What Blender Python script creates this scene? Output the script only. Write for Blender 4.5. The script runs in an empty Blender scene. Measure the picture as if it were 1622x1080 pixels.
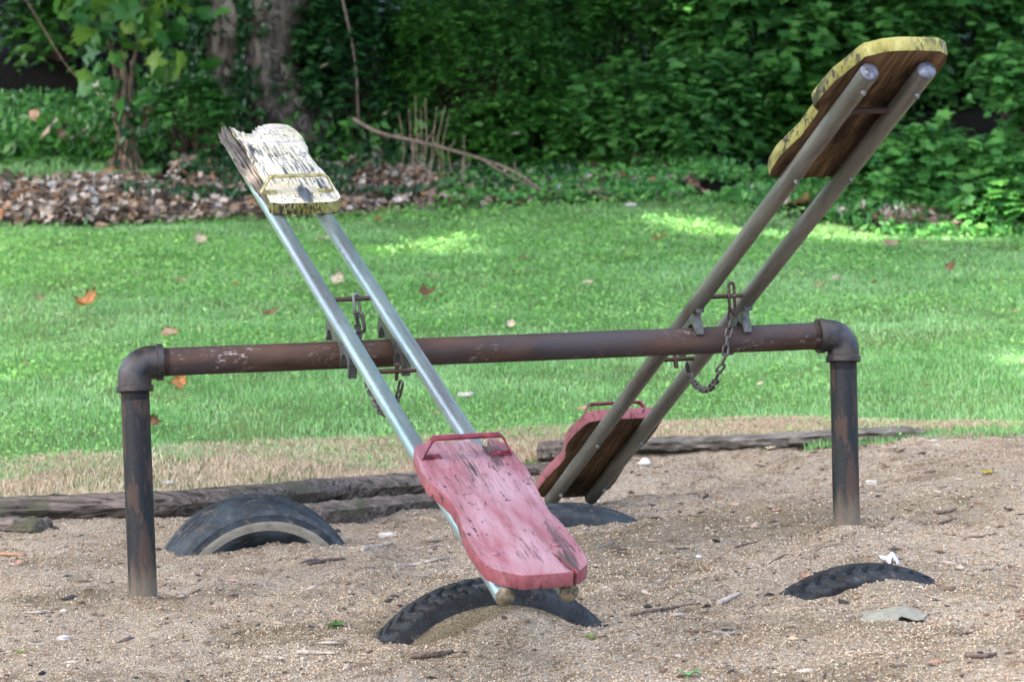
import bpy, bmesh, math, random
import numpy as np
from mathutils import Vector, Matrix
random.seed(7); rng = np.random.default_rng(11)
SC = bpy.context.scene
COL = SC.collection
PI = math.pi

# ------------------------------------------------------------------ camera model (pixels of the 1622x1080 photograph)
F = 4800.; H = 1.5
_p = math.atan(370 / F); _r = math.radians(1.5)
FW = np.array([0, math.cos(_p), -math.sin(_p)]); _right = np.array([1., 0, 0]); _up = np.cross(_right, FW)
CR = _right * math.cos(_r) - _up * math.sin(_r); CU = np.cross(CR, FW)
CAM = np.array([0, 0, H])
def P(px, py, Z): return CAM + Z * (CR * (px - 811) / F + CU * (-(py - 540) / F) + FW)
def proj(p):
    d = np.asarray(p) - CAM; z = d @ FW
    return 811 + F * (d @ CR) / z, 540 - F * (d @ CU) / z, z
def norm(v): return v / np.linalg.norm(v)

cd = bpy.data.cameras.new('camera'); cam = bpy.data.objects.new('camera', cd); COL.objects.link(cam)
cd.sensor_width = 36; cd.lens = 36 * F / 1622; cd.clip_end = 400; cd.clip_start = .05
cam.matrix_world = Matrix(((CR[0], CU[0], -FW[0], 0), (CR[1], CU[1], -FW[1], 0), (CR[2], CU[2], -FW[2], H), (0, 0, 0, 1)))
cd.dof.use_dof = True; cd.dof.focus_distance = 9.3; cd.dof.aperture_fstop = 6.5
SC.camera = cam

# ------------------------------------------------------------------ noise and terrain
_tab = rng.random((256, 256))
def vn(x, y, s=0):
    x = np.asarray(x, float) + s * 17.3; y = np.asarray(y, float) + s * 9.7
    xi = np.floor(x).astype(int); yi = np.floor(y).astype(int); fx = x - xi; fy = y - yi
    fx = fx * fx * (3 - 2 * fx); fy = fy * fy * (3 - 2 * fy)
    a = _tab[xi & 255, yi & 255]; b = _tab[(xi + 1) & 255, yi & 255]; c = _tab[xi & 255, (yi + 1) & 255]; d = _tab[(xi + 1) & 255, (yi + 1) & 255]
    return (a * (1 - fx) + b * fx) * (1 - fy) + (c * (1 - fx) + d * fx) * fy * 1.0
def fbm(x, y, o=4, s=0):
    t = 0; a = 1.; n = 0
    for i in range(o):
        t = t + a * (vn(x * 2 ** i, y * 2 ** i, s + i) - .5); n += a; a *= .5
    return t / n * 2
_cols = [(-.169, [5, 9.4, 10.9, 11.6, 13, 24, 26, 29, 33, 45, 90], [0, 0, .02, .05, .1, .655, 1.0, 1.7, 3.6, 8, 10]),
         (0., [5, 7.8, 9.7, 11, 12.2, 13.1, 13.6, 25, 26.5, 29, 33, 45, 90], [.02, .02, .03, 0, -.12, -.02, .03, .69, .95, 1.7, 3.6, 9, 11]),
         (.169, [5, 7, 9, 10, 12.6, 13, 23, 25, 28, 33, 45, 90], [.05, .05, .07, .1, .1, .12, .42, .8, 1.8, 4, 9, 11])]
def zbase(x, y):
    x = np.asarray(x, float); y = np.asarray(y, float)
    q = np.clip(x / np.maximum(y, 3.), -.169, .169)
    z = [np.interp(y, c[1], c[2]) for c in _cols]
    t = np.abs(q) / .169; t = t * t * (3 - 2 * t)
    return np.where(q < 0, z[1] * (1 - t) + z[0] * t, z[1] * (1 - t) + z[2] * t)
def G(px, py, off=0., f=None):
    f = f or zbase
    d = norm(P(px, py, 1.) - CAM); lo, hi = 5., 5.
    t = 5.
    while t < 80:
        p = CAM + d * t
        if p[2] - off < float(f(p[0], p[1])): break
        t += .1
    lo, hi = t - .1, t
    for _ in range(30):
        m = (lo + hi) / 2; p = CAM + d * m
        if p[2] - off < float(f(p[0], p[1])): hi = m
        else: lo = m
    return CAM + d * hi
def line_of(pts):
    w = [G(*p) for p in pts]; w.sort(key=lambda v: v[0])
    xs = [v[0] for v in w]; ys = [v[1] for v in w]
    return lambda x: np.interp(x, xs, ys)
edge_sand = line_of([(-300, 835), (-100, 822), (0, 820), (300, 805), (600, 785), (700, 768), (800, 745), (860, 728), (1020, 708), (1250, 695), (1460, 686), (1622, 680), (1800, 676), (2100, 670)])
edge_green = line_of([(-300, 730), (-100, 728), (0, 722), (200, 715), (400, 690), (600, 688), (800, 675), (1000, 665), (1200, 662), (1460, 668), (1622, 668), (2100, 664)])
edge_back = line_of([(-300, 358), (0, 356), (250, 350), (560, 343), (700, 333), (960, 318), (1100, 318), (1300, 345), (1400, 370), (1622, 378), (1900, 380)])
mounds = []   # (x, y, radius, height)
def zsand(x, y):
    z = zbase(x, y)
    z = z + .032 * fbm(x * 2.2, y * 2.2, 2, 3) + .021 * fbm(x * 7, y * 7, 3, 5)
    k = np.clip(vn(x * 1.3, y * 1.3, 9) * 2 - .5, .15, 1)
    z = z + k * .013 * np.abs(fbm(x * 26, y * 26, 3, 7)) + .004 * fbm(x * 80, y * 80, 2, 8) + .022 * np.clip(vn(x * 9, y * 7, 12) - .74, 0, 1) * np.clip(vn(x * 1.1, y * 1.1, 14) * 3 - 1, 0, 1) * 3
    for mx, my, r, h in mounds:
        z = z + h * np.exp(-((x - mx) ** 2 + (y - my) ** 2) / (r * r))
    return z

# ------------------------------------------------------------------ object helpers
def tag(o, label=None, cat=None, group=None, kind=None):
    if label: o['label'] = label
    if cat: o['category'] = cat
    if group: o['group'] = group
    if kind: o['kind'] = kind
    return o
def link(name, me, mat, parent=None, mw=None):
    o = bpy.data.objects.new(name, me); COL.objects.link(o)
    if mat is not None:
        for m in (mat if isinstance(mat, (list, tuple)) else [mat]): me.materials.append(m)
    if parent: o.parent = parent
    if mw is not None: o.matrix_local = mw
    return o
def empty(name, mw, label, cat, group=None):
    o = bpy.data.objects.new(name, None); COL.objects.link(o); o.empty_display_size = .1
    o.matrix_world = mw; return tag(o, label, cat, group)
def np_mesh(name, verts, faces, smooth=False, mi=None):
    me = bpy.data.meshes.new(name)
    verts = np.asarray(verts, np.float32).reshape(-1, 3); faces = np.asarray(faces, np.int32)
    k = faces.shape[1]; n = len(faces)
    me.vertices.add(len(verts)); me.vertices.foreach_set('co', verts.ravel())
    me.loops.add(n * k); me.loops.foreach_set('vertex_index', faces.ravel())
    me.polygons.add(n); me.polygons.foreach_set('loop_start', np.arange(0, n * k, k, dtype=np.int32))
    me.polygons.foreach_set('loop_total', np.full(n, k, np.int32))
    if smooth: me.polygons.foreach_set('use_smooth', np.ones(n, bool))
    if mi is not None: me.polygons.foreach_set('material_index', np.asarray(mi, np.int32))
    me.update(); me.validate(); return me
def py_mesh(name, v, f, smooth=False):
    me = bpy.data.meshes.new(name); me.from_pydata([tuple(map(float, a)) for a in v], [], f)
    if smooth:
        for p in me.polygons: p.use_smooth = True
    me.update(); return me
def bm_mesh(name, bm, smooth=False):
    bmesh.ops.recalc_face_normals(bm, faces=bm.faces[:])
    me = bpy.data.meshes.new(name); bm.to_mesh(me); bm.free()
    if smooth:
        for p in me.polygons: p.use_smooth = True
    return me
def merge(parts):
    V = []; Fc = []; o = 0
    for v, f in parts:
        V += [tuple(a) for a in v]; Fc += [tuple(i + o for i in a) for a in f]; o += len(v)
    return V, Fc
def frames(pts):
    pts = [np.asarray(p, float) for p in pts]; out = []; n = None
    for i, p in enumerate(pts):
        t = norm(pts[min(i + 1, len(pts) - 1)] - pts[max(i - 1, 0)])
        if n is None:
            a = np.array([0, 0, 1.]) if abs(t[2]) < .9 else np.array([1., 0, 0]); n = norm(np.cross(a, t))
        n = norm(n - t * (n @ t)); out.append((p, t, n, np.cross(t, n)))
    return out
def tube(pts, rad, seg=12, cap=True, closed=False):
    fr = frames(pts); rad = rad if hasattr(rad, '__len__') else [rad] * len(pts); v = []; f = []
    for (p, t, n, b), r in zip(fr, rad):
        for k in range(seg):
            a = 2 * PI * k / seg; v.append(p + n * math.cos(a) * r + b * math.sin(a) * r)
    m = len(fr)
    for i in range(m if closed else m - 1):
        j = (i + 1) % m
        for k in range(seg): f.append((i * seg + k, i * seg + (k + 1) % seg, j * seg + (k + 1) % seg, j * seg + k))
    if cap and not closed:
        f.append(tuple(range(seg))[::-1]); f.append(tuple((m - 1) * seg + k for k in range(seg)))
    return v, f
def spline(pts, n):
    pts = np.asarray(pts, float); m = len(pts); out = []
    for i in range(n):
        u = i / (n - 1) * (m - 1); k = min(int(u), m - 2); t = u - k
        p0 = pts[max(k - 1, 0)]; p1 = pts[k]; p2 = pts[k + 1]; p3 = pts[min(k + 2, m - 1)]
        out.append(.5 * ((2 * p1) + (-p0 + p2) * t + (2 * p0 - 5 * p1 + 4 * p2 - p3) * t * t + (-p0 + 3 * p1 - 3 * p2 + p3) * t ** 3))
    return np.array(out)
def smooth_by_angle(me, ang=35):
    bm = bmesh.new(); bm.from_mesh(me)
    for f in bm.faces: f.smooth = True
    for e in bm.edges:
        if len(e.link_faces) == 2 and e.calc_face_angle(0) > math.radians(ang): e.smooth = False
    bm.to_mesh(me); bm.free(); return me

# ------------------------------------------------------------------ materials
class MT:
    def __init__(s, name):
        s.m = bpy.data.materials.new(name); s.m.use_nodes = True; s.nt = s.m.node_tree; s.nt.nodes.clear()
        s.out = s.n('ShaderNodeOutputMaterial'); s.b = s.n('ShaderNodeBsdfPrincipled'); s.l(s.b.outputs[0], s.out.inputs[0])
    def n(s, t, **k):
        x = s.nt.nodes.new(t)
        for a, v in k.items(): setattr(x, a, v)
        return x
    def l(s, a, b): s.nt.links.new(a, b)
    def coord(s, scale=(1, 1, 1), kind='Object', loc=(0, 0, 0)):
        c = s.n('ShaderNodeTexCoord'); mp = s.n('ShaderNodeMapping'); mp.inputs['Scale'].default_value = scale; mp.inputs['Location'].default_value = loc
        s.l(c.outputs[kind], mp.inputs[0]); return mp.outputs[0]
    def noise(s, vec, sc, det=4, rough=.6, dist=0.):
        x = s.n('ShaderNodeTexNoise'); x.inputs['Scale'].default_value = sc; x.inputs['Detail'].default_value = det
        x.inputs['Roughness'].default_value = rough; x.inputs['Distortion'].default_value = dist; s.l(vec, x.inputs['Vector']); return x.outputs[0]
    def ramp(s, fac, stops, interp='LINEAR'):
        r = s.n('ShaderNodeValToRGB'); r.color_ramp.interpolation = interp; e = r.color_ramp.elements
        while len(e) < len(stops): e.new(.5)
        for i, (p, c) in enumerate(stops):
            e[i].position = p; e[i].color = (c, c, c, 1) if not hasattr(c, '__len__') else (*c, 1)
        s.l(fac, r.inputs[0]); return r.outputs[0]
    def mix(s, fac, a, b, mode='MIX'):
        x = s.n('ShaderNodeMix', data_type='RGBA', blend_type=mode)
        for v, i in ((fac, 0), (a, 6), (b, 7)):
            if hasattr(v, 'is_linked') or hasattr(v, 'links'): s.l(v, x.inputs[i])
            else: x.inputs[i].default_value = v if i == 0 else (*v, 1)
        return x.outputs[2]
    def math(s, op, a, b=0.):
        x = s.n('ShaderNodeMath', operation=op)
        for v, i in ((a, 0), (b, 1)):
            if hasattr(v, 'links'): s.l(v, x.inputs[i])
            else: x.inputs[i].default_value = v
        return x.outputs[0]
    def sep(s, vec):
        x = s.n('ShaderNodeSeparateXYZ'); s.l(vec, x.inputs[0]); return x.outputs
    def island(s): return s.n('ShaderNodeNewGeometry').outputs['Random Per Island']
    def set(s, col=None, rough=None, metal=None, spec=None):
        for v, nm in ((col, 'Base Color'), (rough, 'Roughness'), (metal, 'Metallic'), (spec, 'Specular IOR Level')):
            if v is None: continue
            if hasattr(v, 'links'): s.l(v, s.b.inputs[nm])
            else: s.b.inputs[nm].default_value = (*v, 1) if hasattr(v, '__len__') else v
        return s
    def bump(s, h, st=.5, dist=.01):
        x = s.n('ShaderNodeBump'); x.inputs['Strength'].default_value = st; x.inputs['Distance'].default_value = dist
        s.l(h, x.inputs['Height']); s.l(x.outputs[0], s.b.inputs['Normal']); return s
    def translucent(s, col, amt=.35):
        t = s.n('ShaderNodeBsdfTranslucent'); s.l(col, t.inputs[0]); mx = s.n('ShaderNodeMixShader'); mx.inputs[0].default_value = amt
        s.l(s.b.outputs[0], mx.inputs[1]); s.l(t.outputs[0], mx.inputs[2]); s.l(mx.outputs[0], s.out.inputs[0]); return s

def m_leafy(name, cols, amt=.35, rough=.5, patch=None):
    t = MT(name); n = len(cols); c = t.ramp(t.island(), [(i / max(n - 1, 1), cl) for i, cl in enumerate(cols)])
    if patch:
        k = t.ramp(t.noise(t.coord(), patch[0], 2, .5), [(.38, 0.), (.62, 1.)]); c = t.mix(k, c, patch[1], 'MULTIPLY')
    t.set(c, rough, 0., .35); t.translucent(c, amt); return t.m

def m_sand():
    t = MT('sand'); v = t.coord()
    big = t.noise(v, 1.6, 5, .65, .6); mid = t.noise(v, 11, 5, .7)
    c = t.mix(t.ramp(big, [(.35, 0.), (.62, 1.)]), (.35, .285, .19), (.50, .44, .33))
    c = t.mix(t.ramp(mid, [(.45, 0.), (.66, 1.)]), c, (.29, .215, .14))
    vo = t.n('ShaderNodeTexVoronoi'); vo.inputs['Scale'].default_value = 170; t.l(v, vo.inputs['Vector'])
    g = t.sep(vo.outputs['Color'])[0]
    gc = t.ramp(g, [(0, (.10, .07, .05)), (.15, (.26, .185, .12)), (.45, (.48, .385, .27)), (.85, (.57, .51, .42)), (1, (.66, .62, .54))])
    c = t.mix(.55, c, gc)
    damp = t.ramp(t.noise(v, .8, 3, .5, 1.), [(.48, 0.), (.64, .8)]); c = t.mix(damp, c, (.55, .54, .45), 'MULTIPLY'); d2 = t.ramp(t.noise(v, 5, 5, .75, 1.), [(.52, 0.), (.62, .75)]); c = t.mix(d2, c, (.55, .5, .42), 'MULTIPLY')
    t.set(c, .95, 0, .15)
    h = t.math('ADD', t.math('MULTIPLY', t.noise(v, 60, 4, .7), 1.), t.math('MULTIPLY', vo.outputs['Distance'], 1.1))
    t.bump(h, 1., .016); return t.m
def m_soil(name, a, b, sc=6):
    t = MT(name); v = t.coord(); k = t.noise(v, sc, 6, .7)
    t.set(t.mix(t.ramp(k, [(.35, 0.), (.65, 1.)]), a, b), .95, 0, .1); t.bump(t.noise(v, sc * 6, 4, .7), .8, .03); return t.m
def m_rust():
    t = MT('rusted_steel'); v = t.coord((1, 1, 1)); vs = t.coord((.25, 1, 1))
    k = t.noise(vs, 14, 6, .7, .4); c = t.mix(t.ramp(k, [(.35, 0.), (.65, 1.)]), (.018, .011, .008), (.078, .042, .026))
    k2 = t.noise(vs, 4, 5, .6, .8); c = t.mix(t.ramp(k2, [(.45, 0.), (.62, .75)]), c, (.038, .035, .040))
    sc = t.noise(t.coord((.35, 1, 1)), 90, 5, .8); s2 = t.noise(v, 5, 3, .5)
    m = t.math('MULTIPLY', t.ramp(sc, [(.56, 0.), (.64, 1.)]), t.ramp(s2, [(.53, 0.), (.64, .8)]))
    c = t.mix(m, c, (.42, .37, .33)); t.set(c, t.ramp(k, [(.3, .48), (.7, .75)]), .05, .28)
    t.bump(t.noise(v, 120, 5, .7), .25, .003); return t.m
def m_post():
    t = MT('worn_black_paint'); v = t.coord((1, 1, 1)); vs = t.coord((1, 1, .22))
    k = t.noise(vs, 26, 6, .72, .5); k2 = t.noise(vs, 7, 4, .6)
    f = t.ramp(t.math('ADD', t.math('MULTIPLY', k, .6), t.math('MULTIPLY', k2, .4)), [(.50, 0.), (.55, 1.)])
    paint = t.mix(t.ramp(t.noise(vs, 12, 3, .5), [(.4, 0.), (.65, 1.)]), (.003, .0045, .006), (.007, .013, .016))
    c = t.mix(f, paint, (.048, .032, .024))
    dust = t.ramp(t.noise(v, 230, 4, .8), [(.6, 0.), (.66, .3)]); c = t.mix(dust, c, (.25, .22, .18))
    z = t.sep(v)[2]; e = t.math('ADD', z, t.math('MULTIPLY', t.noise(vs, 30, 4, .8), -.2))
    mr = t.n('ShaderNodeMapRange'); mr.inputs[1].default_value = .01; mr.inputs[2].default_value = -.08; t.l(e, mr.inputs[0])
    c = t.mix(t.math('MULTIPLY', mr.outputs[0], .85), c, (.13, .11, .08)); t.set(c, t.ramp(f, [(0, .45), (1, .8)]), 0., .28)
    t.bump(f, .35, -.0015); return t.m
def m_elbow():
    t = MT('cast_iron'); v = t.coord(); k = t.noise(v, 22, 6, .7, .4)
    c = t.mix(t.ramp(k, [(.42, 0.), (.6, 1.)]), (.006, .008, .010), (.044, .032, .024)); k2 = t.noise(v, 8, 3, .5)
    c = t.mix(t.ramp(k2, [(.5, 0.), (.7, .6)]), c, (.034, .038, .043)); t.set(c, .42, .05, .4)
    t.bump(t.noise(v, 160, 4, .7), .3, .003); return t.m
def m_galv(name, a, b, c2, metal, rough, streak):
    t = MT(name); v = t.coord(); vs = t.coord((1, .06, 1))
    k = t.noise(vs, 30, 5, .7); c = t.mix(t.ramp(k, [(.38, 0.), (.62, 1.)]), a, b)
    k2 = t.noise(t.coord((1, .12, 1)), 9, 4, .6, .6); c = t.mix(t.ramp(k2, [(.48, 0.), (.64, streak)]), c, c2)
    sp = t.noise(v, 150, 4, .8); c = t.mix(t.ramp(sp, [(.57, 0.), (.66, .6)]), c, (.10, .08, .065))
    t.set(c, t.ramp(t.noise(v, 40, 4, .7), [(.3, rough - .08), (.7, rough + .12)]), metal, .5); t.bump(sp, .2, .0015); return t.m
def m_paint(name, base, pale, dark, wood, wear, crack, extra=None, spots=(), lines=()):
    """weathered paint on a plank whose grain runs along local y"""
    t = MT(name); v = t.coord(); g = t.coord((1, .07, .4)); g2 = t.coord((1, .2, 1))
    n1 = t.noise(g2, 13, 5, .65, .2); c = t.mix(t.ramp(n1, [(.38, 0.), (.62, 1.)]), base, pale)
    if extra: c = t.mix(t.ramp(t.noise(t.coord((1, .35, 1), loc=(3.1, .4, 0)), 11, 3, .5, .5), [(.66, 0.), (.68, .9)]), c, extra)
    n2 = t.noise(g, 60, 5, .7, .05); n3 = t.noise(t.coord((1, .5, 1), loc=(1, 2, 3)), 7, 4, .6)
    sx, sy, sz = t.sep(v)
    wearf = t.math('MULTIPLY', t.ramp(n2, [(wear, 0.), (wear + .05, 1.)]), t.ramp(n3, [(.42, 0.), (.58, 1.)]))
    c = t.mix(wearf, c, dark)
    n4 = t.noise(t.coord((1, .35, .35), loc=(5, 1, 0)), 75, 4, .7); n5 = t.noise(t.coord(loc=(2, 7, 0)), 6, 3, .6)
    w2 = t.math('MULTIPLY', t.ramp(n4, [(crack, 0.), (crack + .03, 1.)]), t.ramp(n5, [(.4, 0.), (.52, 1.)]))
    c = t.mix(w2, c, wood)
    fine = t.noise(t.coord((1, .025, .3), loc=(0, 3, 0)), 190, 3, .6); c = t.mix(t.math('MULTIPLY', t.ramp(fine, [(.54, 0.), (.62, .7)]), t.ramp(n3, [(.4, .25), (.6, 1.)])), c, dark)
    for (px_, py_, rx_, ry_, am) in spots:
        dx = t.math('MULTIPLY', t.math('SUBTRACT', sx, px_), 1 / rx_); dy = t.math('MULTIPLY', t.math('SUBTRACT', sy, py_), 1 / ry_)
        q = t.math('SUBTRACT', 1., t.math('ADD', t.math('MULTIPLY', dx, dx), t.math('MULTIPLY', dy, dy))); q = t.math('MAXIMUM', q, 0.)
        gr = t.math('ADD', t.math('MULTIPLY', t.noise(t.coord((1, .06, 1), loc=(px_ * 9, py_, 0)), 95, 5, .75), .8), t.math('MULTIPLY', q, .30 * am))
        c = t.mix(t.ramp(gr, [(.52, 0.), (.57, 1.)]), c, t.mix(t.ramp(n2, [(.4, 0.), (.6, 1.)]), wood, dark))
    for (ly, lw) in lines:
        dl_ = t.math('ABSOLUTE', t.math('ADD', t.math('SUBTRACT', sy, ly), t.math('MULTIPLY', t.math('SUBTRACT', t.noise(t.coord((1, .1, 1)), 30, 4, .8), .5), .05)))
        c = t.mix(t.ramp(t.math('MULTIPLY', dl_, 1 / lw), [(.5, .9), (.9, 0.)]), c, extra)
    t.set(c, .62, 0., .35)
    h = t.math('ADD', t.math('MULTIPLY', n2, .7), t.math('ADD', t.math('MULTIPLY', wearf, -.5), t.math('MULTIPLY', w2, -.5)))
    t.bump(h, .6, .004); return t.m
def m_wood(name, a, b, c3, sc=(1, .07, 1), n=55, st=.7):
    t = MT(name); g = t.coord(sc); k = t.noise(g, n, 6, .7, .8); c = t.mix(t.ramp(k, [(.38, 0.), (.62, 1.)]), a, b)
    k2 = t.noise(t.coord((1, .3, 1)), 8, 4, .6); c = t.mix(t.ramp(k2, [(.5, 0.), (.65, .8)]), c, c3)
    t.set(c, .85, 0, .2); t.bump(k, st, .008); return t.m
def m_rubber(name, dust_amt, dustcol=(.13, .11, .08), sandR=0, tint=1.):
    t = MT(name); v = t.coord(); c = t.mix(t.ramp(t.noise(v, 12, 4, .6), [(.4, 0.), (.65, 1.)]), (.003 * tint, .0045 * tint, .006 * tint), (.014 * tint, .021 * tint, .026 * tint))
    k = t.noise(v, 22, 6, .8); c = t.mix(t.ramp(k, [(.62 - dust_amt * .25, 0.), (.72 - dust_amt * .2, .85)]), c, dustcol)
    sp = t.noise(v, 260, 3, .8); c = t.mix(t.ramp(sp, [(.61, 0.), (.67, .4)]), c, (.25, .22, .18))
    if sandR:
        x_, y_, z_ = t.sep(v); rr_ = t.math('SQRT', t.math('ADD', t.math('MULTIPLY', x_, x_), t.math('MULTIPLY', z_, z_)))
        q_ = t.math('ADD', rr_, t.math('MULTIPLY', t.noise(v, 14, 6, .8), .075)); mr = t.n('ShaderNodeMapRange'); mr.inputs[1].default_value = sandR + .045; mr.inputs[2].default_value = sandR + .025; t.l(q_, mr.inputs[0])
        sc_ = t.mix(t.ramp(t.noise(v, 180, 4, .8), [(.4, 0.), (.62, 1.)]), (.07, .06, .035), (.30, .24, .15)); c = t.mix(mr.outputs[0], c, sc_)
    t.set(c, .62, 0., .3); t.bump(t.noise(v, 70, 5, .7), .4, .004); return t.m
def m_plain(name, col, rough=.6, metal=0., sc=30, var=.25, bst=.3):
    t = MT(name); v = t.coord(); k = t.noise(v, sc, 5, .7); d = tuple(x * (1 - var * 1.6) for x in col); p = tuple(min(x * (1 + var), 1) for x in col)
    t.set(t.mix(t.ramp(k, [(.35, 0.), (.65, 1.)]), d, p), rough, metal, .4); t.bump(k, bst, .003); return t.m

MS = m_sand()
M_lawn = m_soil('lawn_soil', (.06, .11, .035), (.12, .19, .06), 5)
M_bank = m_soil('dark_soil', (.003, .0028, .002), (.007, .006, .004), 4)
M_bed = m_soil('litter_soil', (.05, .035, .025), (.12, .085, .06), 6)
M_rust = m_rust(); M_post = m_post(); M_elb = m_elbow()
M_galL = m_galv('galvanised_pipe_bright', (.27, .37, .37), (.40, .50, .50), (.24, .23, .25), .75, .33, .6)
M_galR = m_galv('galvanised_pipe_dull_shaded', (.11, .12, .105), (.20, .20, .175), (.06, .048, .038), .45, .44, .9)  # darker base also carries the shade on pipes seen from below, besides stains
M_pink = m_paint('pink_paint', (.20, .072, .088), (.29, .18, .20), (.10, .055, .058), (.035, .026, .026), .54, .59, None, [(.085, -1.20, .035, .07, 1.), (.075, -1.27, .03, .10, .7), (.095, -1.93, .035, .10, 1.), (.105, -1.80, .03, .14, .6), (.0, -1.86, .05, .1, .45), (-.01, -1.35, .04, .2, .45)])
M_red = m_paint('red_paint_edge', (.185, .042, .052), (.26, .095, .105), (.045, .026, .025), (.012, .012, .012), .56, .58)
M_white = m_paint('cream_paint', (.50, .45, .29), (.60, .57, .46), (.13, .145, .16), (.035, .038, .04), .56, .58, (.24, .17, .38), [(.03, 1.42, .16, .34, .55), (.025, 1.11, .035, .13, 1.1), (-.06, 1.5, .04, .4, .5), (.1, 1.2, .05, .2, .5)], [(1.715, .006), (1.885, .004)])
M_yel = m_paint('yellow_paint', (.17, .165, .025), (.30, .285, .10), (.03, .035, .01), (.015, .016, .01), .46, .53)
M_under = m_wood('underside_wood', (.045, .028, .015), (.20, .13, .07), (.02, .014, .009))
M_grayw = m_wood('splintered_wood', (.022, .020, .019), (.20, .18, .16), (.11, .08, .055), (1, .05, .4), 70)
M_timber = m_wood('weathered_timber', (.020, .017, .015), (.19, .155, .13), (.06, .065, .035), (.1, 1, 1), 45, .9)
M_timber2 = m_wood('grey_timber', (.05, .046, .040), (.20, .185, .16), (.06, .052, .042), (.1, 1, 1), 45, .7)
M_rub1 = m_rubber('dusty_rubber', .3, tint=2.0); M_rub2 = m_rubber('rubber', .15); M_sandy = m_rubber('sand_caked_rubber', .4, sandR=.375); M_capr = m_plain('worn_pipe_cap', (.13, .145, .18), .55, .3, 60, .5); M_cap = m_plain('dusty_cap', (.14, .115, .07), .8, 0, 50, .5)
M_ww = m_plain('dirty_whitewall', (.27, .25, .20), .8, 0, 20, .2)
M_rib = m_plain('worn_rib_highlight', (.055, .07, .08), .6, 0, 40, .4); M_bead = m_plain('tyre_bead', (.13, .12, .09), .8, 0, 40, .35)  # rib is lighter rubber: highlight along the worn shoulder ridge, put into the colour
M_chain = m_plain('chain_steel', (.10, .095, .09), .42, .7, 60, .4)
M_brack = m_plain('bracket_iron', (.09, .10, .092), .5, .4, 40, .4)
M_bolt = m_plain('bolt_zinc', (.16, .165, .16), .5, .5, 60, .3)
M_hyel = m_plain('yellow_handle_paint', (.36, .32, .14), .5, .1, 40, .45)
M_hred = m_plain('red_handle_paint', (.17, .028, .045), .45, .1, 40, .4)
M_bark = None

# ------------------------------------------------------------------ SEESAW FRAME
BL = P(212, 575.2, 9.4); BR = P(1335, 530.6, 9.97); E = norm(BR - BL)
baseL = P(227, 951, 9.37); baseR = P(1341, 834, 9.93)
hp = [(1590, 885, .13, -.035), (1130, 742, .12, -.03), (1555, 893, .10, .02), (560, 890, .2, .025), (600, 915, .14, .02), (1240, 745, .2, .015), (80, 945, .2, .012), (1000, 880, .15, .012), (1350, 1020, .3, .015)]
mounds += [(G(a, b)[0], G(a, b)[1], c, d) for a, b, c, d in hp]
mounds += [(baseL[0], baseL[1], .10, .022), (baseR[0], baseR[1], .10, .024)]
ld = norm(BL - baseL); rd = norm(BR - baseR)
def cyl_seg(a, b, r, seg=40, n=2): return tube([a + (b - a) * i / (n - 1) for i in range(n)], r, seg)
fr0 = Matrix.Translation(Vector(baseL)); frame = empty('seesaw_stand', fr0, 'rusty crossbar of threaded pipe on two black posts carrying both seesaws', 'seesaw stand')
def wpart(name, vf, mat, root, origin, smooth=True):
    v, f = vf; v = [np.asarray(a) - origin for a in v]; me = py_mesh(name, v, f); smooth_by_angle(me)
    return link(name, me, mat, root)
# crossbar with its own local frame x along the bar
def local_frame(o, x, zhint):
    z = norm(zhint - x * (x @ zhint)); y = np.cross(z, x)
    return Matrix(((x[0], y[0], z[0], o[0]), (x[1], y[1], z[1], o[1]), (x[2], y[2], z[2], o[2]), (0, 0, 0, 1)))
ZU = np.array([0, 0, 1.])
LB = np.linalg.norm(BR - BL)
def thread(x0, x1, r, n, axis='x', seg=48):
    pts = []; rr = []
    for i in range(n * 2 + 1):
        x = x0 + (x1 - x0) * i / (n * 2); pts.append((x, 0, 0) if axis == 'x' else (0, 0, x)); rr.append(r + (.0018 if i % 2 else -.0018))
    return tube(pts, rr, seg, cap=False)
bar_pts = [(.085, 0, 0)] + [(.11 + (LB - .22) * i / 30, 0, 0) for i in range(31)] + [(LB - .085, 0, 0)]
v1 = merge([tube(bar_pts, .0438, 48), thread(.088, .108, .0436, 6), thread(LB - .108, LB - .088, .0436, 6)])
me = py_mesh('crossbar', *v1); smooth_by_angle(me); o = link('crossbar', me, M_rust, frame)
o.matrix_local = fr0.inverted() @ local_frame(BL, E, ZU)
def elbow(O, ax, dn):
    # bend from the post direction (-dn) to the bar direction ax
    Rb = .052; Z0 = O + 0 * ax; n = 14; pts = [Z0 + dn * .088]
    c = Z0 + (ax + dn) * Rb
    for i in range(n + 1):
        a = i / n * PI / 2; pts.append(c - ax * Rb * math.cos(a) - dn * Rb * math.sin(a))
    pts.append(Z0 + ax * .088)
    body = tube(pts, .0525, 44)
    def ring(d):
        q = [Z0 + d * (.070 + .02 * t) for t in (0, .08, .85, 1)]
        q = [Z0 + d * .068, Z0 + d * .070, Z0 + d * .086, Z0 + d * .0895]; return tube(q, [.0535, .0575, .0575, .055], 44)
    return merge([body]), merge([ring(ax)]), merge([ring(dn)])
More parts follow.
